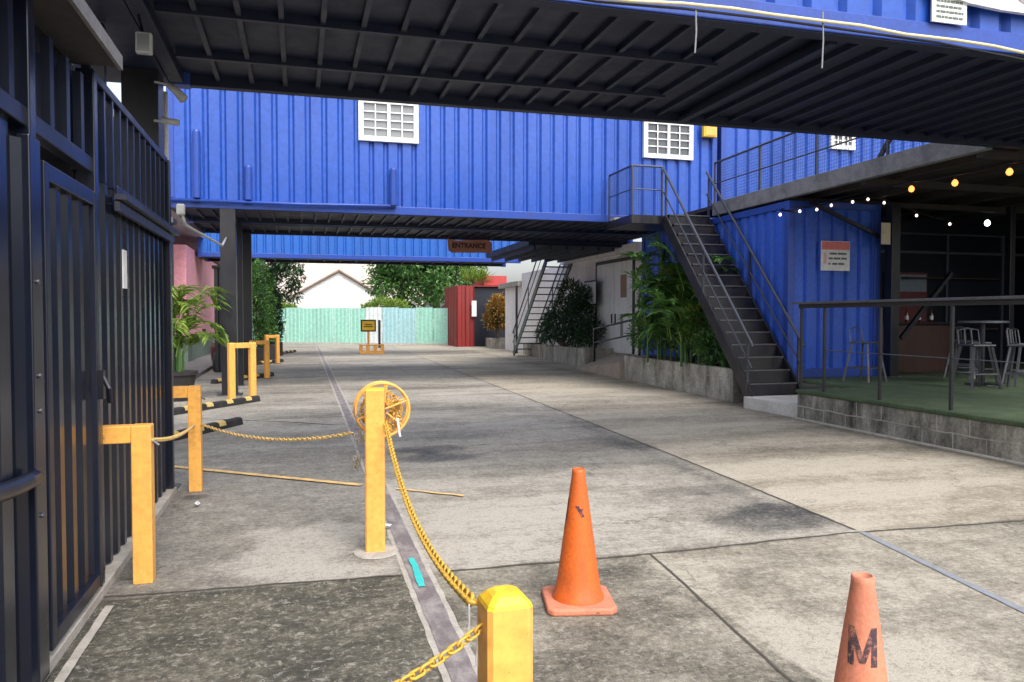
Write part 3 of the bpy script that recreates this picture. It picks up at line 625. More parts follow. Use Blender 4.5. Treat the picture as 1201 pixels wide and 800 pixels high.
# reel
rc = Vector((.555, 5.42, .955)); t = thing('chain_reel', tuple(rc), 'yellow spoked reel wound with chain behind the tall post', 'reel')
def ringpts(r, y, n=40): return [rc+Vector((r*cos(2*pi*i/n), y, r*sin(2*pi*i/n))) for i in range(n)]
for y in (-.05, .06):
    MB().tube(ringpts(.185, y), .0095, 8, closed=True).build('rim', YEL, t, smooth=True)
    mb = MB()
    for k in range(6): an = k*pi/3+.35; mb.tube([rc+Vector((.02*cos(an), y, .02*sin(an))), rc+Vector((.182*cos(an), y, .182*sin(an)))], .007, 6)
    mb.build('spokes', YEL, t)
RUST = paint('rusty_chain', (.78, .45, .08), .7, (.2, .10, .03), .8, 30, (1, 1, 1), .3)
mb = MB()
for k in range(300):
    an = random.uniform(0, 2*pi); r = .05+.095*random.random()**.7; y = random.uniform(-.035, .045); c_ = rc+Vector((r*cos(an), y, r*sin(an)-.015)); ax = Vector((random.gauss(0, 1), random.gauss(0, 1), random.gauss(0, 1))).normalized()
    bx_ = ax.orthogonal().normalized(); by = ax.cross(bx_)
    mb.tube([c_+bx_*.014*cos(q*pi/4)+by*.009*sin(q*pi/4) for q in range(8)], .004, 4, closed=True)
mb.build('wound_chain', RUST, t)
MB().tube([rc+Vector((0, -.14, 0)), rc+Vector((0, .08, 0))], .016, 10).build('axle', STEEL, t)
MB().tube([rc+Vector((.1, -.055, -.06)), rc+Vector((.115, -.06, -.17)), rc+Vector((.12, -.06, -.19))], .008, 6).build('white_tie', RS, t)
mb = MB()
for k in range(34):
    c_ = Vector((.39+random.gauss(0, .018), 5.40+random.gauss(0, .02), random.uniform(.55, .98))); a2 = random.uniform(0, pi)
    mb.tube([c_+Vector((.012*cos(q*pi/4)*cos(a2), .012*cos(q*pi/4)*sin(a2), .02*sin(q*pi/4))) for q in range(8)], .004, 4, closed=True)
mb.build('hanging_chain_bunch', paint('grey_old_chain', (.42, .38, .30), .6), t)
# things lying on the drain
o = ribbon('strip_tmp', [(.70, 5.0), (.685, 4.45)], .042, plain('cyan_plastic', (.05, .55, .52), .4), z=.016, jit=.25); o.name = 'plastic_strip'; del o['kind']; tag(o, 'turquoise plastic strip lying on the drain channel', 'strip')
for i, (x, y, lab) in enumerate(((.63, 5.75, 'white plastic scrap on the drain right of the tall post'), (.78, 8.6, 'white scrap on the drain left of the reel'), (.80, 7.9, 'white scrap just nearer than the one left of the reel'), (-.85, 6.9, 'flat white scrap on the grey concrete by the armed post'))):
    mb = MB(); pts_ = [(x+random.uniform(-.035, .035), y+random.uniform(-.06, .06), .018+random.uniform(0, .03)) for _ in range(9)]
    mb.add(pts_, [(0, 1, 2), (1, 3, 2), (2, 3, 4), (3, 5, 4), (4, 5, 6), (5, 7, 6), (6, 7, 8)]); tag(mb.build('plastic_scrap', RS, org=(x, y, 0)), lab, 'litter', 'white litter scraps')

# ------------------------------------------------------------------ cones
def cone(x, y, rz, mat, label, letter=None, h=.76):
    t = thing('traffic_cone', (x, y, 0), label, 'traffic cone', 'orange traffic cones')
    k = h/.76; prof = [(.145, .035), (.140, .06), (.13, .075), (.115, .16), (.036, .735), (.036, .755), (.028, .76), (.026, .70)]
    MB().lathe([(r*k, z*k) for r, z in prof], (x, y, 0), 40, cap=False).build('cone_body', mat, t, smooth=True)
    q = [(-.19, -.16), (-.16, -.19), (.16, -.19), (.19, -.16), (.19, .16), (.16, .19), (-.16, .19), (-.19, .16)]
    MB().prism([(x+a, y+b_) for a, b_ in q], 0, .04).build('base', ORANGE2, t, bevel=.012)
    return t
def worn_marker(name, under):
    m, t, b = nodes(name); n = noise(t, coords(t), 45, 6, .8); f = ramp(t, n.outputs['Fac'], [(.50, 0), (.62, .8)]); t.links.new(mixc(t, f.outputs[0], (.055, .035, .045), under), b.inputs['Base Color']); b.inputs['Roughness'].default_value = .8; return m
def on_cone(t, x, y, quads, mat, h=.76, face=0):
    """marks wrapped on the cone: quads of (arc metres from centre, height)"""
    mb = MB(); k = h/.76
    def P(u, z): r = np.interp(z/k, [.16, .735], [.115, .036])*k+.0015; an = face-pi/2+u/r; return (x+r*cos(an), y+r*sin(an), z)
    for q in quads:
        (a, b_, c_, d) = q; n = 5; vs = []
        for j in range(n+1):
            for i in range(n+1):
                f, g_ = i/n, j/n; u = (a[0]*(1-f)+b_[0]*f)*(1-g_)+(d[0]*(1-f)+c_[0]*f)*g_; z = (a[1]*(1-f)+b_[1]*f)*(1-g_)+(d[1]*(1-f)+c_[1]*f)*g_; vs.append(P(u, z))
        mb.add(vs, [(j*(n+1)+i, j*(n+1)+i+1, (j+1)*(n+1)+i+1, (j+1)*(n+1)+i) for j in range(n) for i in range(n)])
    return mb.build('painted_mark', mat, t)
c1 = cone(1.49, 3.99, 0, ORANGE, 'bright orange traffic cone with black smudges standing on the slab joint'); c1.rotation_euler.z = R(-12)
on_cone(c1, 1.49, 3.99, [[(-.018, .56), (.0, .565), (.036, .505), (.018, .50)], [(.0, .545), (.03, .55), (.016, .525), (.004, .53)], [(-.098, .47), (-.078, .48), (-.064, .60), (-.074, .60)], [(-.11, .42), (-.105, .43), (-.10, .45), (-.108, .44)]], worn_marker('worn_smudge', (.55, .12, .03)), face=R(-8))
p = atz(1012, 674, .76); c2 = cone(p.x, p.y, 0, ORANGE2, 'faded salmon traffic cone marked with a black letter M at bottom right'); c2.rotation_euler.z = R(20)
zt, zb, s = .605, .485, .047
on_cone(c2, p.x, p.y, [[(-s, zb), (-s+.021, zb), (-s+.021, zt), (-s, zt)], [(s-.021, zb), (s, zb), (s, zt), (s-.021, zt)], [(-.009, zb+.01), (.009, zb+.01), (-s+.021, zt), (-s+.001, zt)], [(-.009, zb+.01), (.009, zb+.01), (s-.001, zt), (s-.021, zt)]], worn_marker('worn_stencil', (.5, .2, .13)), face=R(-58))

# ------------------------------------------------------------------ right: stair, walkway, bar deck
def stairs(x0, x1, ya, yb, z0, z1, n, label, open_riser=False, rails=True):
    t = thing('metal_staircase', ((x0+x1)/2, ya, z0), label, 'staircase'); dy = (yb-ya)/n; dz = (z1-z0)/n; e = 1 if yb > ya else -1
    for x in (x0, x1):
        s = 1 if x == x1 else -1
        MB().bar((x+s*.02, ya-.08*e, z0-.02), (x+s*.02, yb, z1-.07), .04, .24).build('stringer', BLACK, t, bevel=.004)
    for i in range(n):
        tr = MB(); no = MB()
        y = ya+i*dy; z = z0+(i+1)*dz
        tr.box(x0+.002, x1-.002, min(y, y+dy*1.1), max(y, y+dy*1.1), z-.035, z)
        if not open_riser: tr.box(x0+.002, x1-.002, y+.012*e-.004, y+.012*e+.004, z-dz+.002, z-.036)
        no.box(x0+.004, x1-.004, y-.008 if e > 0 else y, y if e > 0 else y+.008, z-.020, z+.003)
        q = tr.build('tread', BLACK, t); no.build('nosing', STEEL, q)
    for x in (x0-.03, x1+.03):
        mb = MB(); ang = Vector((0, yb-ya, z1-z0)); 
        st_ = Vector((x, ya-.12*e, z0+.92)); en = Vector((x, yb, z1+.98))
        mb.tube([st_-Vector((0, .02*e, .04)), st_, en], .026, 8); mb.tube([st_-Vector((0, 0, .42)), en-Vector((0, 0, .48))], .016, 8)
        for f in (.04, .5, .97): p_ = st_.lerp(en, f); mb.bar((x, p_.y, p_.z-1.0), (x, p_.y, p_.z-.01), .035)
        mb.build('handrail', RAILM, t, smooth=False)
    return t
S1 = stairs(7.65, 8.62, 11.9, 15.2, .2, 3.8, 16, 'black metal staircase climbing to the platform by the blue wall')
# platform
t = thing('stair_platform', (7.7, 15.9, 3.8), 'railed black platform at the head of the near staircase', 'platform')
mb = MB(); mb.box(6.88, 8.7, 15.22, 16.56, 3.62, 3.8); mb.build('deck', BLACK, t); 
mb = MB(); mb.box(6.9, 9.6, 16.2, 16.5, 3.801, 3.86); mb.build('threshold', paint('pale_threshold', (.5, .45, .38), .8), t)
mb = MB()
for z in (4.35, 4.85): mb.tube([(6.9, 16.5, z-.0), (6.9, 15.25, z), (7.6, 15.25, z)], .024 if z > 4.5 else .015, 8)
for x, y in ((6.9, 16.5), (6.9, 15.25), (7.6, 15.25)): mb.bar((x, y, 3.8), (x, y, 4.85), .035)
mb.build('railing', RAILM, t)
mb = MB(); x = 6.95
while x < 7.6: mb.box(x-.002, x+.002, 15.248, 15.252, 3.8, 4.84); x += .05
y = 15.3
while y < 16.5: mb.box(6.898, 6.902, y-.002, y+.002, 3.8, 4.84); y += .05
z = 3.85
while z < 4.84: mb.box(6.9, 7.6, 15.25, 15.254, z-.002, z+.002); mb.box(6.898, 6.901, 15.25, 16.5, z-.002, z+.002); z += .05
mb.build('mesh_infill', BLACK, t)
# white block at the stair foot
o = MB().prism([(7.50, 11.85), (7.56, 10.37), (8.75, 10.42), (8.75, 11.85)], 0, .21).build('stair_plinth', paint('white_plinth_paint', (.60, .58, .55), .8, (.28, .26, .23), .6, 3, (1, 1, 1)), org=(8, 11, 0), bevel=.01); tag(o, 'white painted concrete block under the foot of the stairs', 'plinth')
# walkway over the bar
t = thing('upper_walkway', (8.7, 11, 3.8), 'grey edged upper walkway with black railing over the bar', 'walkway')
MB().box(8.68, 8.80, 8.1, 15.0, 3.80, 4.08).build('edge_beam', GREYBEAM, t, bevel=.006)
MB().box(8.80, 17, 8.1, 16.5, 3.98, 4.06).build('deck', paint('brown_soffit', (.045, .036, .03), .8, (.02, .02, .02), .6, 1.5, (1, 1, 1)), t)
mb = MB(); x = 9.4
while x < 17: mb.box(x-.04, x+.04, 8.12, 14.9, 3.84, 3.978); x += 1.1
for y in (8.3, 10.5, 12.55): mb.box(8.80, 17, y-.05, y+.05, 3.74, 3.838)
mb.build('joists', paint('dark_brown_joist', (.035, .03, .028), .6, (.06, .04, .03), .5, 3), t)
mb = MB(); mb.tube([(8.74, 15.0, 4.95), (8.74, 8.1, 5.0)], .024, 8); mb.tube([(8.74, 15.0, 4.5), (8.74, 8.1, 4.5)], .014, 6)
for y in (15.0, 13.3, 11.6, 9.9, 8.3): mb.bar((8.74, y, 4.08), (8.74, y, 4.95), .035)
mb.build('railing', RAILM, t)
mb = MB(); y = 8.2
while y < 15: mb.box(8.741, 8.744, y-.002, y+.002, 4.08, 4.93); y += .06
z = 4.14
while z < 4.92: mb.box(8.744, 8.747, 8.15, 15, z-.002, z+.002); z += .06
mb.build('mesh_infill', BLACK, t)
mb = MB(); mb.bar((8.75, 10.1, 4.07), (8.9, 9.6, 4.9), .06); mb.build('brace', BLACK, t)
# lower blue container beside the stair
LB = container('ground level blue container with warning sign beside the stairs', None, 8.7, 10.72, 12.3, 18.6, .47, 3.27, paint('lower_blue_paint', (.028, .11, .60), .45, (.02, .04, .15), .4, 1.8), ribs=1, under=False, cat='container')
t = thing('warning_sign', (9.7, 12.28, 2.47), 'white sign with red heading on the lower blue container', 'sign')
a = aty(963, 283, 12.28); b_ = aty(996, 318, 12.28); MB().box(a.x, b_.x, 12.27, 12.285, 2.47, 3.02).build('board', PAPER, t)
MB().box(a.x+.01, b_.x-.01, 12.266, 12.269, 2.86, 3.01).build('red_heading', plain('faded_red_print', (.72, .20, .19), .7), t)
GPT = plain('grey_print_text', (.12, .12, .14), .8)
for z, xs_ in ((2.77, ((.18, .34), (.36, .55))), (2.68, ((.16, .25), (.27, .42), (.44, .56))), (2.58, ((.16, .20), (.24, .35), (.37, .50)))):
    mb = MB()
    for u, v_ in xs_: mb.box(a.x+u, a.x+v_, 12.266, 12.269, z, z+.035)
    mb.build('text_line', GPT, t)
MB().box(a.x+.05, a.x+.11, 12.266, 12.269, 2.60, 2.80).build('side_mark', plain('pale_red_print', (.75, .45, .42), .7), t)
# bar posts and braces
def bpost(x, y, z0, z1, wd, label):
    t = thing('bar_post', (x, y, z0), label, 'post', 'posts of the bar'); MB().box(x-wd/2, x+wd/2, y-wd/2, y+wd/2, z0+.01, z1).build('shaft', BLACK, t, bevel=.006); MB().box(x-wd*.8, x+wd*.8, y-wd*.8, y+wd*.8, z0, z0+.01).build('base_plate', STEEL, t); return t
DZ = .47
t = bpost(10.82, 12.1, DZ, 3.74, .19, 'black post at the corner of the lower blue container'); MB().bar((9.05, 12.15, 3.70), (10.75, 12.15, 3.05), .06).build('brace', BLACK, t)
MB().bar((10.95, 12.0, 1.2), (12.1, 12.0, 2.45), .07).build('brace', BLACK, t)
bpost(13.3, 11.8, DZ, 3.74, .12, 'slim dark post inside the bar')
p = aty(1039, 274, 11.98); o = MB().box(p.x-.1, p.x+.1, 11.975, 11.99, p.z-.2, p.z+.2).build('cream_notice', plain('cream_paper', (.62, .54, .42), .8), org=tuple(p)); tag(o, 'cream notice on the black corner post of the bar', 'notice')
# deck
m, tt, b = nodes('artificial_turf'); v = coords(tt); n = noise(tt, v, 60, 6, .8); n2_ = noise(tt, v, 3, 3)
r_ = ramp(tt, n.outputs['Fac'], [(.3, (.02, .042, .02)), (.7, (.11, .16, .08))]); tt.links.new(mixc(tt, 1.0, r_.outputs[0], ramp(tt, n2_.outputs['Fac'], [(.3, .7), (.7, 1.2)]).outputs[0], 'MULTIPLY'), b.inputs['Base Color']); b.inputs['Roughness'].default_value = .95; bump(tt, b, n.outputs['Fac'], .8, .02); TURF = m
def stone(name, c1_, c2_, mortar, sx=1.6):
    m, t, b = nodes(name); tc = t.nodes.new('ShaderNodeTexCoord'); sx_ = t.nodes.new('ShaderNodeSeparateXYZ'); t.links.new(tc.outputs['Object'], sx_.inputs[0]); cb = t.nodes.new('ShaderNodeCombineXYZ')
    t.links.new(math_(t, 'ADD', sx_.outputs[0], sx_.outputs[1]), cb.inputs[0]); t.links.new(sx_.outputs[2], cb.inputs[1]); t.links.new(sx_.outputs[2], cb.inputs[2])
    nz = noise(t, cb.outputs[0], 2.2, 3); vv = t.nodes.new('ShaderNodeVectorMath'); vv.operation = 'MULTIPLY_ADD'; t.links.new(nz.outputs['Color'], vv.inputs[0]); vv.inputs[1].default_value = (.06, .05, 0); t.links.new(cb.outputs[0], vv.inputs[2])
    br = t.nodes.new('ShaderNodeTexBrick'); br.inputs['Scale'].default_value = 1; br.inputs['Brick Width'].default_value = .47; br.inputs['Row Height'].default_value = .235; br.inputs['Mortar Size'].default_value = .011; br.inputs['Mortar Smooth'].default_value = .4; t.links.new(vv.outputs[0], br.inputs['Vector'])
    v = coords(t); v2 = coords(t, (1, 1, .35)); n1_ = noise(t, v2, 2.1, 8, .7); n2_ = noise(t, v, 26, 6, .75)
    cc = ramp(t, n1_.outputs['Fac'], [(.34, c2_), (.62, c1_)]); g_ = ramp(t, n2_.outputs['Fac'], [(.3, .55), (.7, 1.35)]); cc = mixc(t, 1.0, cc.outputs[0], g_.outputs[0], 'MULTIPLY')
    mfac = math_(t, 'MULTIPLY', br.outputs['Fac'], ramp(t, noise(t, v, 1.8, 4).outputs['Fac'], [(.40, 0), (.55, .8)]).outputs[0])
    t.links.new(mixc(t, mfac, cc, mortar), b.inputs['Base Color']); b.inputs['Roughness'].default_value = .9
    hh = math_(t, 'ADD', n2_.outputs['Fac'], math_(t, 'MULTIPLY', br.outputs['Fac'], .8)); bump(t, b, hh, .7, .02); return m
STONE = stone('mossy_block_wall', (.42, .40, .35), (.030, .032, .023), (.48, .46, .42)); STONE2 = stone('pale_planter_block', (.52, .49, .43), (.09, .085, .06), (.36, .34, .30))
t = thing('bar_deck', (10, 8, 0), 'raised bar terrace with mossy block wall and artificial grass top', 'terrace')
MB().box(7.52, 7.72, 2.0, 10.37, 0, DZ-.06).box(7.72, 8.74, 10.17, 10.37, 0, DZ-.06).build('retaining_wall', STONE, t, bevel=.01)
MB().box(7.49, 17, 1.99, 10.39, DZ-.06, DZ).box(8.75, 17, 10.39, 15.2, DZ-.06, DZ).build('turf', TURF, t, bevel=.02)
MB().box(7.46, 7.518, 2.0, 10.38, 0, .035).build('footing', PALEC, t, bevel=.01)
# counter rail
t = thing('counter_rail', (7.6, 8, DZ), 'dark grey topped bar rail on thin posts along the terrace edge', 'railing')
MB().box(7.50, 7.78, 2.0, 10.5, 1.80, 1.835).build('counter_top', STEEL, t, bevel=.006); MB().box(7.62, 7.66, 2.0, 10.5, 1.74, 1.799).build('under_rail', BLACK, t)
mb = MB()
for y in (10.42, 9.87, 8.72, 7.53, 6.35, 5.2, 4.0, 2.8): MB().bar((7.62, y, DZ), (7.62, y, 1.74), .034).build('rail_post', BLACK, t)
mb = MB(); mb.tube([(7.62, 2, 1.1), (7.62, 9.87, 1.1)], .008, 6); mb.build('wire', STEEL, t)
# bar interior
t = thing('bar_interior', (13, 14, 0), 'dark interior of the bar behind the terrace', 'bar')
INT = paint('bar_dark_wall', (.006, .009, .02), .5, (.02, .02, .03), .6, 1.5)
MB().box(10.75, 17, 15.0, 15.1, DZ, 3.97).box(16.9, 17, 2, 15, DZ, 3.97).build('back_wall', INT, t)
mb = MB()
for z in (1.3, 1.9, 2.5): mb.box(13.6, 16.7, 14.7, 15.0, z, z+.03)
mb.build('shelves', paint('shelf_wood', (.06, .035, .025), .6), t)
mb = MB(); mb.box(10.95, 16.8, 13.4, 13.44, 2.95, 3.0); mb.box(10.95, 16.8, 13.4, 13.44, 3.35, 3.38)
for x in (10.97, 13.4, 14.9): mb.box(x-.03, x+.03, 13.39, 13.45, DZ, 3.38)
mb.build('glazing_frame', RAILM, t)
t = thing('bar_poster', (11.6, 14.98, 1.5), 'faded poster with pale blue top and red lower half inside the bar', 'poster')
MB().box(13.15, 14.35, 14.93, 14.98, 1.2, 2.65).build('poster_sheet', plain('poster_red', (.16, .04, .05), .6), t); MB().box(13.17, 14.33, 14.925, 14.929, 2.2, 2.6).build('poster_heading', plain('poster_blue', (.22, .27, .34), .6), t)
t = thing('bar_counter', (11.8, 13, DZ), 'reddish brown wooden counter at the back of the bar', 'counter')
MB().box(11.3, 13.1, 12.9, 13.3, DZ, 1.45).build('counter_front', paint('counter_wood', (.055, .022, .018), .5, (.03, .015, .01), .6, 3, (3, 3, .3)), t, bevel=.01); MB().box(11.2, 13.2, 12.8, 13.4, 1.451, 1.5).build('counter_top', BLACK, t, bevel=.01)
bt = thing('bottle', (12.0, 13.0, 1.5), 'brown bottle', 'bottle')
MB().lathe([(.035, 0), (.037, .15), (.015, .2), (.013, .27)], (12.0, 13.0, 1.5), 12).build('bottle_glass', glass('bottle_glass', (.12, .05, .02)), bt, smooth=True); MB().lathe([(.0375, .05), (.0385, .06), (.0385, .12), (.0375, .13)], (12.0, 13.0, 1.5), 12, cap=False).build('label_band', PAPER, bt)
bt['label'] = 'left bottle standing on the back counter'; bt['group'] = 'bottles on the back counter'
dup(bt, (12.35, 13.05, 1.5), label='second bottle on the back counter beside the left one'); dup(bt, (12.6, 12.98, 1.5), label='rightmost bottle on the back counter')
# stools and table
def stool(x, y, label, rz=0):
    t = thing('bar_stool', (x, y, DZ), label, 'bar stool', 'metal bar stools on the terrace'); h = .70
    MB().box(x-.19, x+.19, y-.19, y+.19, DZ+h-.03, DZ+h).build('seat', STEEL, t, bevel=.012, seg=3)
    for sx in (-1, 1):
        for sy in (-1, 1): MB().bar((x+sx*.15, y+sy*.15, DZ+h-.03), (x+sx*.25, y+sy*.25, DZ), .032).build('leg', STEEL, t)
    k = .215; z = DZ+.24; q = [(x-k, y-k, z), (x+k, y-k, z), (x+k, y+k, z), (x-k, y+k, z)]
    mb = MB()
    for i in range(4): mb.bar(q[i], q[(i+1) % 4], .02)
    mb.build('footrest', STEEL, t)
    mb = MB(); mb.tube([(x-.18, y+.17, DZ+h), (x-.17, y+.2, DZ+h+.22), (x, y+.22, DZ+h+.25), (x+.17, y+.2, DZ+h+.22), (x+.18, y+.17, DZ+h)], .011, 6)
    mb.tube([(x-.06, y+.18, DZ+h), (x-.06, y+.21, DZ+h+.24)], .007, 5); mb.tube([(x+.06, y+.18, DZ+h), (x+.06, y+.21, DZ+h+.24)], .007, 5); mb.build('low_back', STEEL, t)
    t.rotation_euler.z = rz; return t
p = atz(1003, 445, DZ); s0 = stool(9.6, 11.35, 'metal stool in front of the lower blue container', R(15))
dup(s0, (10.35, 9.75, DZ), R(-10), 'metal stool nearest the rail, left of the round table'); dup(s0, (10.95, 9.45, DZ), R(30), 'metal stool cut by the right edge of the photo'); dup(s0, (11.3, 10.7, DZ), R(80), 'metal stool behind the round table'); dup(s0, (11.55, 9.9, DZ), R(60), 'metal stool right of the round table, partly behind the nearest ones'); dup(s0, (12.0, 11.6, DZ), R(120), 'dark metal stool farthest back near the counter')
t = thing('bar_table', (10.95, 10.2, DZ), 'tall round metal bar table among the stools', 'table')
MB().lathe([(.36, 1.03), (.37, 1.04), (.37, 1.06), (.36, 1.07)], (10.95, 10.2, DZ), 28).build('table_top', STEEL, t); MB().tube([(10.95, 10.2, DZ+.02), (10.95, 10.2, DZ+1.03)], .04, 12).build('column', BLACK, t); MB().lathe([(.25, 0), (.24, .02), (.05, .03)], (10.95, 10.2, DZ), 24).build('foot', BLACK, t)
# bulbs
def bulb_mat(name, c, e):
    m, t, b = nodes(name); b.inputs['Base Color'].default_value = (*c, 1); b.inputs['Emission Color'].default_value = (*c, 1); b.inputs['Emission Strength'].default_value = e; return m
BW = bulb_mat('white_bulb', (1, .80, .74), 1.3); BA = bulb_mat('amber_bulb', (1, .36, .08), 1.15)
def bulb(p, r, mat, label, grp):
    t = thing('light_bulb', tuple(p), label, 'light bulb', grp); x, y, z = p
    MB().lathe([(r*.15, -r), (r*.7, -r*.75), (r, 0), (r*.8, r*.7), (r*.35, r*1.2)], (x, y, z), 14).build('globe', mat, t, smooth=True); MB().lathe([(r*.38, r*1.2), (r*.38, r*2.2)], (x, y, z), 10).build('socket', BLACK, t); return t
wb = [(915, 252), (938, 248), (958, 246), (975, 241), (1000, 237), (1018, 234), (1037, 238), (1075, 253), (1114, 263)]
lab = ['white bulb at the left end of the string above the blue container', 'second white bulb from the left of the string', 'third white bulb from the left of the string', 'fourth white bulb from the left, left of the brace', 'fifth white bulb from the left above the warning sign', 'sixth white bulb, right above the blue container edge', 'seventh white bulb just right of the corner post', 'eighth white bulb inside the bar right of the post', 'last white bulb of the string inside the bar']
pts = []
for (px, py), l in zip(wb, lab): p = aty(px, py, 12.08); pts.append(p); bulb(p, .026, BW, l, 'white string light bulbs')
cb_ = []
for i, p in enumerate(pts):
    cb_.append(p+Vector((0, 0, .08)))
    if i < len(pts)-1: cb_.append((p+pts[i+1])/2+Vector((0, 0, .05)))
tag(MB().tube([(8.8, 12.1, 3.5)]+cb_, .012, 5).build('light_cable', BLACK, org=tuple(cb_[0]), smooth=True), 'thin black cable of the white string lights', 'cable')
pts = [atx(px, py, 9.3) for px, py in ((1069, 222), (1120, 215), (1184, 202))]
for p, l in zip(pts, ('amber bulb under the walkway, left of three', 'amber bulb under the walkway, middle of three', 'amber bulb under the walkway, right of three')): bulb(p, .045, BA, l, 'amber bulbs under the walkway')
tag(MB().tube([(9.3, 12.4, 3.72), pts[0]+Vector((0, 0, .12)), (pts[0]+pts[1])/2+Vector((0, 0, .1)), pts[1]+Vector((0, 0, .12)), (pts[1]+pts[2])/2+Vector((0, 0, .1)), pts[2]+Vector((0, 0, .12)), (9.3, 6.5, 3.6)], .014, 5).build('light_cable', BLACK, org=tuple(pts[0]), smooth=True), 'black cable holding the three amber bulbs', 'cable')
p = aty(1158, 262, 13.3); bulb(p, .06, bulb_mat('cool_bulb', (.85, .92, 1), 3), 'cool white lamp glowing at the back of the bar', 'lamps inside the bar')

# ------------------------------------------------------------------ planters, plants
def leafmesh(mb, c, d, up, l, w_, fold=.3):
    """a pointed leaf of two folded halves"""
    r = d.cross(up)
    if r.length < 1e-3: r = d.orthogonal()
    r.normalize(); u = r.cross(d).normalized(); m_ = c+d*l*.5-u*l*.02
    mb.add([c, m_+r*w_/2+u*w_*fold, c+d*l-u*l*.12, m_-r*w_/2+u*w_*fold, m_], [(0, 1, 4), (1, 2, 4), (4, 2, 3), (0, 4, 3)])
def frond(mb, st_mb, base, az, el, L, nl=26, ll=.3, lw=.028, droop=1.0):
    d = Vector((cos(az)*cos(el), sin(az)*cos(el), sin(el))); p = Vector(base); n = 14; P = [p.copy()]
    for i in range(n):
        d.z -= droop*.012*(i+1)*L/1.2; d.normalize(); p = p+d*L/n; P.append(p.copy())
    st_mb.tube(P, [.012*(1-i/n*.8) for i in range(n+1)], 5)
    for k in range(nl):
        f = .22+.78*k/nl; i = min(int(f*n), n-1); q = P[i].lerp(P[i+1], f*n-i); dd_ = (P[i+1]-P[i]).normalized(); side = dd_.cross(Vector((0, 0, 1)))
        if side.length < .01: side = Vector((1, 0, 0))
        side.normalize(); le = ll*sin(pi*min(1, .25+.75*(1-abs(f-.5)*1.5)))*(.7+.5*random.random())
        for s in (-1, 1): leafmesh(mb, q, (dd_*.75+side*s+Vector((0, 0, random.uniform(-.25, .2)))).normalized(), Vector((0, 0, 1)), le, lw)
def palm(name, x, y, z, h, n, mat, label, spread=.25, ll=.3, droop=1, grp=None, lim=None, nl=26, lw=.028, els=(.7, 1.35), fls=(.45, .75)):
    t = thing(name, (x, y, z), label, 'palm', grp); a = MB(); s = MB(); c_ = MB()
    for i in range(n):
        bx_ = x+random.gauss(0, spread*.5); by = y+random.gauss(0, spread*.5); hh = h*random.uniform(.15, .65)
        if i % 5 == 0: c_.tube([(bx_, by, z), (bx_, by, z+hh)], [.028, .02], 7)
        az = random.uniform(0, 2*pi) if lim is None else random.uniform(*lim); frond(a, s, (bx_, by, z+hh), az, random.uniform(*els), h*random.uniform(*fls), nl=nl, ll=ll, lw=lw, droop=droop)
    a.build('fronds', mat, t); s.build('stems', L_LIGHT, t); c_.build('canes', L_MID, t); return t
def bush(name, label, cat, blobs, mat, nleaf, l, w_, base, trunk=None, grp=None, up=.3):
    t = thing(name, base, label, cat, grp); mb = MB(); tot = sum(b_[3]**2 for b_ in blobs)
    for (x, y, z, r, *e) in blobs:
        ez = e[0] if e else 1
        for _ in range(int(nleaf*r*r/tot)):
            d = Vector((random.gauss(0, 1), random.gauss(0, 1), random.gauss(0, 1))).normalized(); rr_ = r*random.random()**.33*random.uniform(.8, 1.12)
            c_ = Vector((x, y, z))+Vector((d.x*rr_, d.y*rr_, d.z*rr_*ez)); dd_ = (d+Vector((random.gauss(0, .5), random.gauss(0, .5), random.gauss(0, .5)+up))).normalized()
            leafmesh(mb, c_, dd_, Vector((random.gauss(0, .4), random.gauss(0, .4), 1)), l*random.uniform(.6, 1.3), w_*random.uniform(.7, 1.2))
    mb.build('foliage', mat, t)
    s = MB(); bx_, by, bz = base
    for (x, y, z, r, *e) in blobs:
        s.tube([(bx_+random.uniform(-.05, .05), by, bz), ((bx_*.4+x*.6)+random.uniform(-.1, .1), (by*.4+y*.6), bz+(z-bz)*.6), (x, y, z)], [trunk or .03, (trunk or .03)*.6, .008], 7)
    s.build('stems', BARK, t); return t
def planter(x0, x1, y0, y1, h0, h1, label, tilt=0):
    t = thing('planter_wall', (x0, y0, 0), label, 'planter', 'low block planters along the right side')
    mb = MB(); th = .16; 
    def wall(ax, ay, bx_, by, ha, hb):
        d = Vector((bx_-ax, by-ay)).normalized(); n = Vector((-d.y, d.x))*th
        mb.add([(ax, ay, 0), (bx_, by, 0), (bx_+n.x, by+n.y, 0), (ax+n.x, ay+n.y, 0), (ax, ay, ha), (bx_, by, hb), (bx_+n.x, by+n.y, hb), (ax+n.x, ay+n.y, ha)], [(0,3,2,1),(4,5,6,7),(0,1,5,4),(1,2,6,5),(2,3,7,6),(3,0,4,7)])
    wall(x0+tilt, y1, x0, y0, h1, h0); wall(x0+th+.002, y0, x1, y0, h0-.003, h0-.003); wall(x1, y1, x0+tilt+th+.002, y1, h1-.003, h1-.003)
    mb.build('block_wall', STONE2, t, bevel=.012)
    MB().prism([(x0+.165, y0+.17), (x1-.01, y0+.17), (x1-.01, y1-.17), (x0+tilt+.165, y1-.17)], .1, min(h0, h1)-.08).build('soil', plain('soil', (.05, .035, .022), .95), t); return t
planter(7.84, 8.66, 12.75, 18.2, .62, .62, 'mossy block planter beside the foot of the near stairs', .2)
planter(8.62, 9.55, 22.5, 32.0, .62, .48, 'farther block planter in front of the white building', .75)
planter(9.4, 11.0, 37.6, 39.9, .5, .5, 'small farthest planter holding the orange croton', .2)
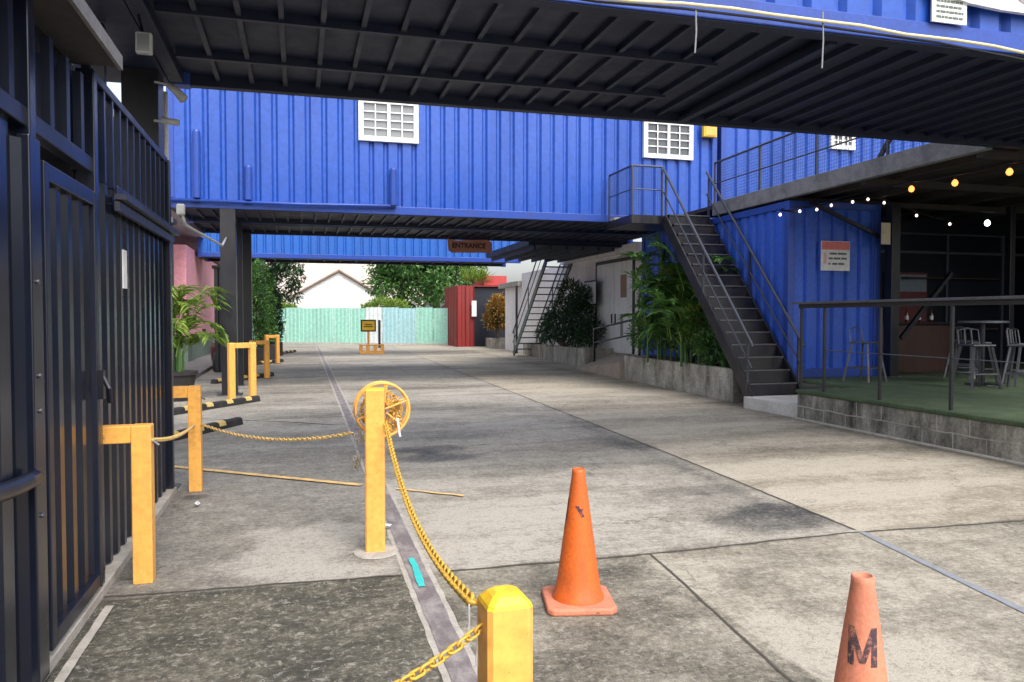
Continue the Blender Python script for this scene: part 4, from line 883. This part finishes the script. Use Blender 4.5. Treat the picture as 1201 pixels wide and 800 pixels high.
# pale panels inside the near planter side: ramp to the door
o = MB().add([(8.0, 18.4, .0), (9.58, 18.4, 0), (9.58, 22.45, 0), (8.3, 22.45, 0), (8.0, 18.4, .42), (9.58, 18.4, .52), (9.58, 22.45, .48), (8.3, 22.45, .02)], [(0,3,2,1),(4,5,6,7),(0,1,5,4),(1,2,6,5),(2,3,7,6),(3,0,4,7)]).build('entry_ramp', paint('pinkish_concrete', (.42, .34, .28), .85, (.22, .2, .17), .6, 3, (1, 1, 1)), org=(8.8, 20, 0)); tag(o, 'pinkish concrete ramp up to the white doors', 'ramp')
palm('areca_palm', 8.22, 15.1, .55, 2.5, 60, L_MID, 'bushy green areca palm beside the near stairs', .6, .36, 1.4, 'palms', nl=34, lw=.05, lim=(pi*.45, pi*1.6), els=(.8, 1.45), fls=(.26, .5))
palm('areca_palm', 8.22, 16.3, .55, 2.9, 44, L_MID, 'second palm farther back behind the bushy one, against the blue wall', .5, .34, 1.3, 'palms', nl=30, lw=.05, els=(.8, 1.45), fls=(.25, .45))
bush('leafy_shrub', 'low leafy shrub at the foot of the bushy palm', 'shrub', [(8.25, 14.1, 1.0, .42), (8.25, 14.7, 1.3, .45), (8.25, 15.3, 1.3, .45), (8.25, 16.2, 1.3, .45), (8.2, 17.2, 1.2, .45), (8.2, 15.6, 1.9, .4), (8.3, 13.5, .8, .25)], L_MID, 5200, .13, .05, (8.25, 14.4, .5))
bush('leafy_shrub', 'pale yellow green leaves among the bushy palm fronds', 'shrub', [(8.2, 14.7, 1.5, .35), (8.1, 15.4, 1.9, .35), (8.2, 14.3, 2.2, .25), (8.1, 15.9, 2.5, .25)], L_LIGHT, 1500, .22, .03, (8.2, 15, .5))
bush('dark_shrub', 'large dark green shrub under the far staircase', 'shrub', [(9.1, 24.2, 1.4, .65, 1.2), (9.0, 25.4, 1.5, .7, 1.2), (9.1, 23.3, 1.1, .45), (9.0, 24.9, 2.4, .45), (8.95, 26.4, 1.3, .5, 1.1), (9.0, 23.9, 2.2, .4), (8.9, 27.4, 1.0, .35)], L_DARK, 4200, .19, .06, (9.1, 26, .5), .05)
bush('croton', 'round orange croton shrub by the red doors', 'shrub', [(10.05, 39.0, 2.0, .6), (9.85, 39.3, 1.5, .5), (10.3, 39.1, 1.5, .5), (10.05, 38.9, 2.45, .35)], L_CROT, 2600, .2, .09, (10.05, 39.1, .45), .05)
# ------------------------------------------------------------------ white building with the doors
t = thing('white_building', (9.6, 20.6, 0), 'off white single storey building behind the far staircase', 'building')
MB().box(9.6, 15, 20.62, 33.0, 0, 3.55).build('wall', WHITEW, t); MB().box(9.45, 15.1, 20.55, 27.3, 3.551, 3.78).build('parapet', WHITEW, t)
MB().box(9.75, 15.3, 33.2, 36.4, 0, 3.0).build('annex_wall', WHITEW, t); MB().box(9.45, 15.5, 33.1, 36.6, 3.001, 3.22).build('annex_cornice', paint('grey_cornice', (.35, .33, .30), .8), t)
d = MB(); d.box(9.555, 9.598, 20.98, 21.08, .5, 3.42); d.box(9.555, 9.598, 23.92, 24.02, .5, 3.42); d.box(9.555, 9.598, 21.08, 23.92, 3.32, 3.42); o = d.build('door_frame', BLACK, t)
for y0, y1, lab in ((21.09, 22.45, 'right white door leaf with faded sticker'), (22.49, 23.91, None)):
    q = MB().box(9.565, 9.59, y0, y1, .52, 3.31).build('door', WHITE, t, bevel=.004)
    if lab:
        q['label'] = lab; MB().box(9.558, 9.564, 21.5, 21.95, 2.2, 2.9).build('sticker', plain('brown_sticker', (.35, .22, .17), .8), q); MB().box(9.558, 9.564, 21.75, 21.95, 1.0, 1.7).build('sticker', plain('grey_sticker', (.28, .27, .27), .8), q)
    MB().box(9.53, 9.564, (y1-.14 if lab else y0+.1), (y1-.1 if lab else y0+.14), 1.4, 1.7).build('handle', BLACK, q)
t = thing('framed_notice', (9.4, 24.2, 2), 'small black framed notice left of the white doors', 'notice'); a = atx(686, 330, 9.35); b_ = atx(700, 358, 9.35)
MB().box(9.33, 9.36, b_.y, a.y, b_.z, a.z).build('frame', BLACK, t); MB().box(9.325, 9.329, b_.y+.05, a.y-.05, b_.z+.05, a.z-.05).build('sheet', PAPER, t)
t = thing('ramp_handrail', (8.8, 22, 0), 'black two bar handrail on the ramp to the white doors', 'handrail'); mb = MB()
p = atx(697, 386, 8.75); q = atx(750, 373, 8.75); mb.tube([p, q], .03, 8); p2 = atx(697, 402, 8.75); q2 = atx(750, 391, 8.75); mb.tube([p2, q2], .025, 8); mb.build('rails', BLACK, t)
mb = MB(); mb.bar((8.75, p.y, 0), (8.75, p.y, p.z+.02), .06); mb.bar((8.75, q.y, .45), (8.75, q.y, q.z+.02), .06); mb.build('posts', BLACK, t)
# far stairs and landing
stairs(8.62, 9.55, 30.7, 26.4, .05, 3.7, 15, 'distant open tread staircase rising toward the camera by white wall', True)
t = thing('landing', (8.5, 24, 3.8), 'dark landing between the containers and the far staircase', 'landing'); MB().box(6.5, 12, 21.6, 26.9, 3.72, 3.9).build('slab', NAVY, t)
mb = MB(); x = 6.7
while x < 12: mb.box(x-.03, x+.03, 21.65, 26.85, 3.6, 3.719); x += .5
mb.build('joists', NAVYRIB, t)

# ------------------------------------------------------------------ far end
t = thing('red_kiosk', (9.6, 41, 0), 'red corrugated metal kiosk at the far right of the lane', 'kiosk')
mb = MB(); mb.sheet((8.2, 40.4), (9.1, 40.4), 0, 3.25, (0, -1), .45, .08); mb.sheet((8.15, 44), (8.15, 40.4), 0, 3.25, (-1, 0), .45, .08); mb.build('red_panel', REDP, t)
MB().box(9.12, 11.6, 40.7, 44, 0, 3.2).build('dark_panel', INT, t); MB().box(8.15, 11.6, 40.5, 44, 3.251, 3.3).build('roof', REDP, t)
a = aty(556, 362, 40.3); MB().box(a.x-.13, a.x+.13, 40.27, 40.3, a.z-.42, a.z+.42).build('white_notice', PAPER, t)
MB().box(9.9, 11.2, 41.5, 44, 3.36, 3.9).build('red_awning', paint('red_awning_cloth', (.45, .05, .05), .7), t)
t = thing('yucca', (9.0, 41.5, 3.3), 'spiky pale green yucca on top of the red kiosk', 'plant'); mb = MB()
for k in range(150):
    az = random.uniform(0, 2*pi); el = random.uniform(.3, 1.5); d = Vector((cos(az)*cos(el), sin(az)*cos(el), sin(el))); leafmesh(mb, Vector((9.3+random.uniform(-.5, .7), 41.5, 3.4+random.uniform(0, .3))), d, Vector((0, 0, 1)), random.uniform(.6, 1.2), .07)
mb.build('leaves', L_LIGHT, t); MB().tube([(9.3, 41.5, 3.3), (9.3, 41.5, 3.7)], .08, 8).build('trunk', BARK, t)
# hoarding
t = thing('hoarding', (3, 46, 0), 'mint green sheet hoarding closing the far end of the lane', 'fence')
A0 = Vector((-3.5, 49.6)); A1 = Vector((8.3, 43.0)); n = 13; rnd = random.Random(3)
for i in range(n):
    a = A0.lerp(A1, i/n); b_ = A0.lerp(A1, (i+1)/n)-(A1-A0).normalized()*.02; dn = Vector(((A1-A0).y, -(A1-A0).x)).normalized(); of = dn*rnd.uniform(-.04, .04)
    mt = MINTW if i == 8 else (MINTB if i in (9, 10) else MINT); zt = 2.15+rnd.uniform(-.04, .03)
    mb = MB(); mb.sheet(a+of, b_+of, .03, zt, (dn.x, dn.y), .23, .018, .4); mb.build('sheet_panel', mt, t)
mb = MB(); dn = Vector(((A1-A0).y, -(A1-A0).x)).normalized(); mb.bar((A0.x-dn.x*.1, A0.y-dn.y*.1, .05), (A1.x-dn.x*.1, A1.y-dn.y*.1, .05), .3, .1); mb.build('kerb', PALEC, t)
# yellow barrier
bp = atz(437, 415); t = thing('yellow_barrier', (bp.x, bp.y, 0), 'yellow base with signboard standing before the mint hoarding', 'barrier')
mb = MB(); mb.box(bp.x-.55, bp.x+.5, bp.y-.15, bp.y+.15, 0, .14); 
for x in (-.5, -.2, .12, .42): mb.box(bp.x+x-.07, bp.x+x+.07, bp.y-.1, bp.y+.1, .141, .42)
mb.bar((bp.x-.5, bp.y, .38), (bp.x+.45, bp.y, .38), .05); mb.build('base', YEL, t, bevel=.01)
a = aty(423, 375, bp.y-.02); b_ = aty(441, 389, bp.y-.02); MB().box(a.x, b_.x, bp.y-.03, bp.y, b_.z, a.z).build('signboard', BLACK, t); MB().box(a.x+.06, b_.x-.06, bp.y-.036, bp.y-.031, b_.z+.06, a.z-.06).build('sign_face', YELTOP, t)
mb = MB(); mb.box(a.x+.14, b_.x-.14, bp.y-.04, bp.y-.037, b_.z+.2, b_.z+.24); mb.box(a.x+.18, b_.x-.18, bp.y-.04, bp.y-.037, b_.z+.29, b_.z+.33); mb.build('sign_marks', MARK, t)
MB().tube([((a.x+b_.x)/2, bp.y, .4), ((a.x+b_.x)/2, bp.y, b_.z)], .05, 8).build('pole', YEL, t)
a = atz(445, 408); post(a.x, a.y, 1.45, .12, 'short black post beside the yellow barrier', 'small posts at the far end')
# house with white gable and roofs
t = thing('gabled_house', (3, 60, 0), 'white gabled house beyond the mint hoarding', 'house')
mb = MB(); gx0, gx1, gp = -.3, 6.1, 2.95; prof = [(gx0, 0), (gx1, 0), (gx1, 3.15), (gp, 5.05), (gx0, 3.2)]; n = 5
mb.add([(x, 60, z) for x, z in prof]+[(x, 68, z) for x, z in prof], [tuple(range(n)), tuple(reversed(range(n, 2*n)))]+[((i+1) % n, i, n+i, n+(i+1) % n) for i in range(n)]); mb.build('wall', paint('house_white', (.78, .77, .76), .8, (.55, .52, .5), .4, .5), t)
RT = paint('terracotta_roof', (.30, .20, .16), .85, (.16, .12, .10), .7, 2.5, (1, 1, 1), 0, 0, .5)
mb = MB(); mb.bar((gx0-.5, 64, 3.02), (gp, 64, 5.16), 8.5, .12, (0, 0, 1)); mb.bar((gp, 64, 5.16), (gx1+.5, 64, 2.98), 8.5, .12, (0, 0, 1)); mb.build('roof', RT, t)
t = thing('apartment_building', (4, 80, 0), 'pale pinkish building seen above the white gable', 'building')
MB().box(-8, 13, 82, 92, 0, 8.5).build('wall', paint('pinkish_render', (.66, .58, .54), .8, (.5, .44, .41), .5, .4), t); MB().box(-8.4, 13.4, 81.6, 92.4, 8.501, 8.8).build('roof', RT, t)
# trees
def tree(x, y, h, r, mat, label, n=5000, leaf=.32, seed=1, name='leafy_tree', low=.3):
    rs = random.Random(seed); t = thing(name, (x, y, 0), label, 'tree', 'trees beyond the hoarding'); s = MB(); mb = MB(); cl = []
    s.tube([(x, y, 0), (x+.1, y, h*.3), (x, y+.1, h*.6), (x-.1, y, h*.85)], [r*.07, r*.055, r*.035, .03], 9)
    for k in range(26):
        an = rs.uniform(0, 2*pi); rr_ = r*math.sqrt(rs.random()); z = h*rs.uniform(low, .95); f = 1-abs((z/h-.6)/.6)**2*.6
        c_ = Vector((x+rr_*cos(an)*f, y+rr_*sin(an)*f, z)); cl.append((c_, r*rs.uniform(.22, .42))); s.tube([(x, y, z*.6), (x*.5+c_.x*.5, y*.5+c_.y*.5, z*.85), tuple(c_)], [r*.025, r*.015, .01], 5)
    for c_, cr in cl:
        for _ in range(n//26):
            d = Vector((rs.gauss(0, 1), rs.gauss(0, 1), rs.gauss(0, 1))).normalized(); p_ = c_+d*cr*rs.random()**.4; dd_ = (d+Vector((rs.gauss(0, .6), rs.gauss(0, .6), rs.gauss(0, .6)))).normalized()
            leafmesh(mb, p_, dd_, Vector((rs.gauss(0, .4), rs.gauss(0, .4), 1)), leaf*rs.uniform(.6, 1.2), leaf*.45)
    s.build('trunk', BARK, t); mb.build('crown', mat, t); return t
tree(9.0, 52, 7.5, 3.3, L_MID, 'dense green tree behind the hoarding left of the red kiosk', 9000, .38, 2)
tree(7.0, 54, 7.0, 2.3, L_MID, 'green tree between the dense tree and the white gable', 5000, .36, 3)
tree(-1.9, 53, 6.5, 2.0, L_DARK, 'dark tree left of the white gable', 5000, .34, 4)
tree(-4.2, 50, 7, 2.3, L_MID, 'green tree at the far left behind the climbing plant', 5000, .34, 5)
bush('hedge_shrub', 'light green shrub showing over the hoarding before the gable', 'shrub', [(5.0, 49.5, 2.3, .8, .6), (6.0, 49.6, 2.2, .8, .6), (4.3, 49.8, 2.1, .5, .6)], L_LIGHT, 1800, .25, .1, (5.2, 49.6, 0), .06)
bush('hedge_shrub', 'yellow green shrub at the left end of the hoarding', 'shrub', [(-1.5, 50.4, 2.1, .7, .7), (-.6, 50.6, 2.0, .6, .6)], L_LIGHT, 1500, .25, .1, (-1.2, 50.5, 0), .06)
# ------------------------------------------------------------------ left side beyond the fence
t = thing('pink_house', (-3.6, 28, 0), 'pink walled house with sloping pale roof edge beyond the fence', 'house')
MB().box(-8, -3.6, 27.5, 42, .9, 4.0).build('wall', PINKW, t); MB().box(-8, -3.57, 27.48, 42.02, 0, .899).build('dado', paint('green_grey_dado', (.16, .22, .18), .8), t)
mb = MB(); mb.add([(-3.3, 22, 4.75), (-3.3, 42.4, 3.95), (-8, 42.4, 4.6), (-8, 22, 5.6), (-3.3, 22, 4.9), (-3.3, 42.4, 4.1), (-8, 42.4, 4.75), (-8, 22, 5.75)], [(0,3,2,1),(4,5,6,7),(0,1,5,4),(1,2,6,5),(2,3,7,6),(3,0,4,7)]); mb.build('roof', paint('pale_roof_edge', (.5, .5, .52), .6), t)
t = thing('gate_pillar', (-3.2, 20.5, 0), 'grey concrete pillar behind the palm left of the posts', 'pillar'); MB().box(-3.45, -3.0, 20.3, 20.75, 0, 3.9).build('shaft', paint('pillar_grey', (.28, .30, .30), .8), t, bevel=.01); MB().box(-3.52, -2.93, 20.23, 20.82, 3.901, 4.02).build('cap', GREYBEAM, t)
palm('areca_palm', -2.3, 15.9, .45, 1.9, 40, L_LIGHT, 'yellow green palm arching out beyond the fence end', .28, .34, 2.2, 'palms', nl=30, lw=.045, els=(.9, 1.5), fls=(.35, .6))
t = thing('flower_pot', (-2.15, 15.9, 0), 'dark pot at the foot of the yellow green palm', 'pot'); MB().lathe([(.28, 0), (.38, .5), (.41, .5), (.41, .56), (.34, .56)], (-2.3, 15.9, 0), 20).build('pot_body', RUB, t, smooth=False); MB().lathe([(.335, .5), (.01, .52)], (-2.3, 15.9, 0), 16).build('soil', plain('pot_soil', (.04, .03, .02), .9), t)
t = thing('booth', (-2.3, 25, 0), 'black metal booth behind the thick black posts', 'booth'); mb = MB(); mb.sheet((-2.35, 23.6), (-1.62, 23.6), 0, 3.0, (0, -1), .25, .03); mb.sheet((-1.62, 23.6), (-1.62, 27.2), 0, 3.0, (1, 0), .25, .03); mb.build('wall', FENCE, t); MB().box(-2.4, -1.57, 23.5, 27.3, 3.0, 3.08).build('roof', BLACK, t)
for x, y, h, l_, m_ in ((-1.35, 27.8, 3.3, 'tall climbing plant in dark box beside the black posts', L_MID), (-1.2, 30.6, 3.0, 'second tall plant in dark box farther along', L_MID), (-1.0, 33.5, 2.2, 'lower dark plant in box at the end of the row', L_DARK)):
    bush('potted_shrub', l_, 'shrub', [(x, y, .75+h*f, .38-f*.1, 1.3) for f in (.1, .3, .5, .72)], m_, 2600, .14, .055, (x, y, .5), .03, 'potted shrubs along the left side')
    t = thing('planter_box', (x, y, 0), {27.8: 'dark square planter box under the tallest climbing plant', 30.6: 'dark square planter box of the second tall plant', 33.5: 'farthest dark planter box in the row'}[y], 'planter', 'dark planter boxes on the left'); MB().box(x-.33, x+.33, y-.33, y+.33, 0, .55).build('box_body', RUB, t, bevel=.02); MB().box(x-.28, x+.28, y-.28, y+.28, .551, .57).build('soil', plain('box_soil', (.04, .03, .02), .9), t)
# scooter
x, y = -2.4, 24.6; t = thing('parked_scooter', (x, y, 0), 'small dark scooter parked by the pink wall', 'scooter'); RED = plain('dark_red_plastic', (.10, .02, .02), .3)
for yy in (-.55, .6):
    wmb = MB(); wmb.tube([(x, y+yy+.2*cos(2*pi*i/24), .24+.2*sin(2*pi*i/24)) for i in range(24)], .05, 8, closed=True); q = wmb.build('wheel', RUB, t, smooth=True); MB().tube([(x-.04, y+yy, .24), (x+.04, y+yy, .24)], .12, 14).build('rim', STEEL, q)
MB().tube([(x, y+.7, .55), (x, y+.4, .6), (x, y+.0, .5), (x, y-.15, .32), (x, y-.3, .35), (x, y-.42, .7), (x, y-.45, .95)], [.06, .16, .15, .12, .12, .14, .07], 12).build('body', RED, t, smooth=True)
MB().tube([(x, y+.6, .72), (x, y+.3, .76), (x, y+.0, .72)], [.07, .13, .09], 10).build('seat', RUB, t, smooth=True); MB().tube([(x-.3, y-.38, 1.0), (x, y-.45, 1.0), (x+.3, y-.38, 1.0)], .02, 8).build('handlebar', RUB, t)
MB().tube([(x, y-.5, .9), (x, y-.56, .9)], .07, 12).build('headlight', GLASSC, t); MB().tube([(x, y-.5, .3), (x, y-.45, .85)], .035, 8).build('fork', STEEL, t)
mb = MB()
for s in (-1, 1): mb.tube([(x+s*.25, y-.4, 1.0), (x+s*.3, y-.4, 1.18)], .01, 5); mb.box(x+s*.3-.05, x+s*.3+.05, y-.41, y-.39, 1.15, 1.25)
mb.build('mirrors', BLACK, t)
# kerb / pavement on the left side
MBp = MB().prism([(-12, 8.2), (-2.6, 8.2), (-2.6, 44), (-12, 44)], 0, .1); struct('pavement', MBp, paint('pavement_grey', (.20, .19, .19), .9, (.12, .11, .11), .6, 2, (1, 1, 1)))
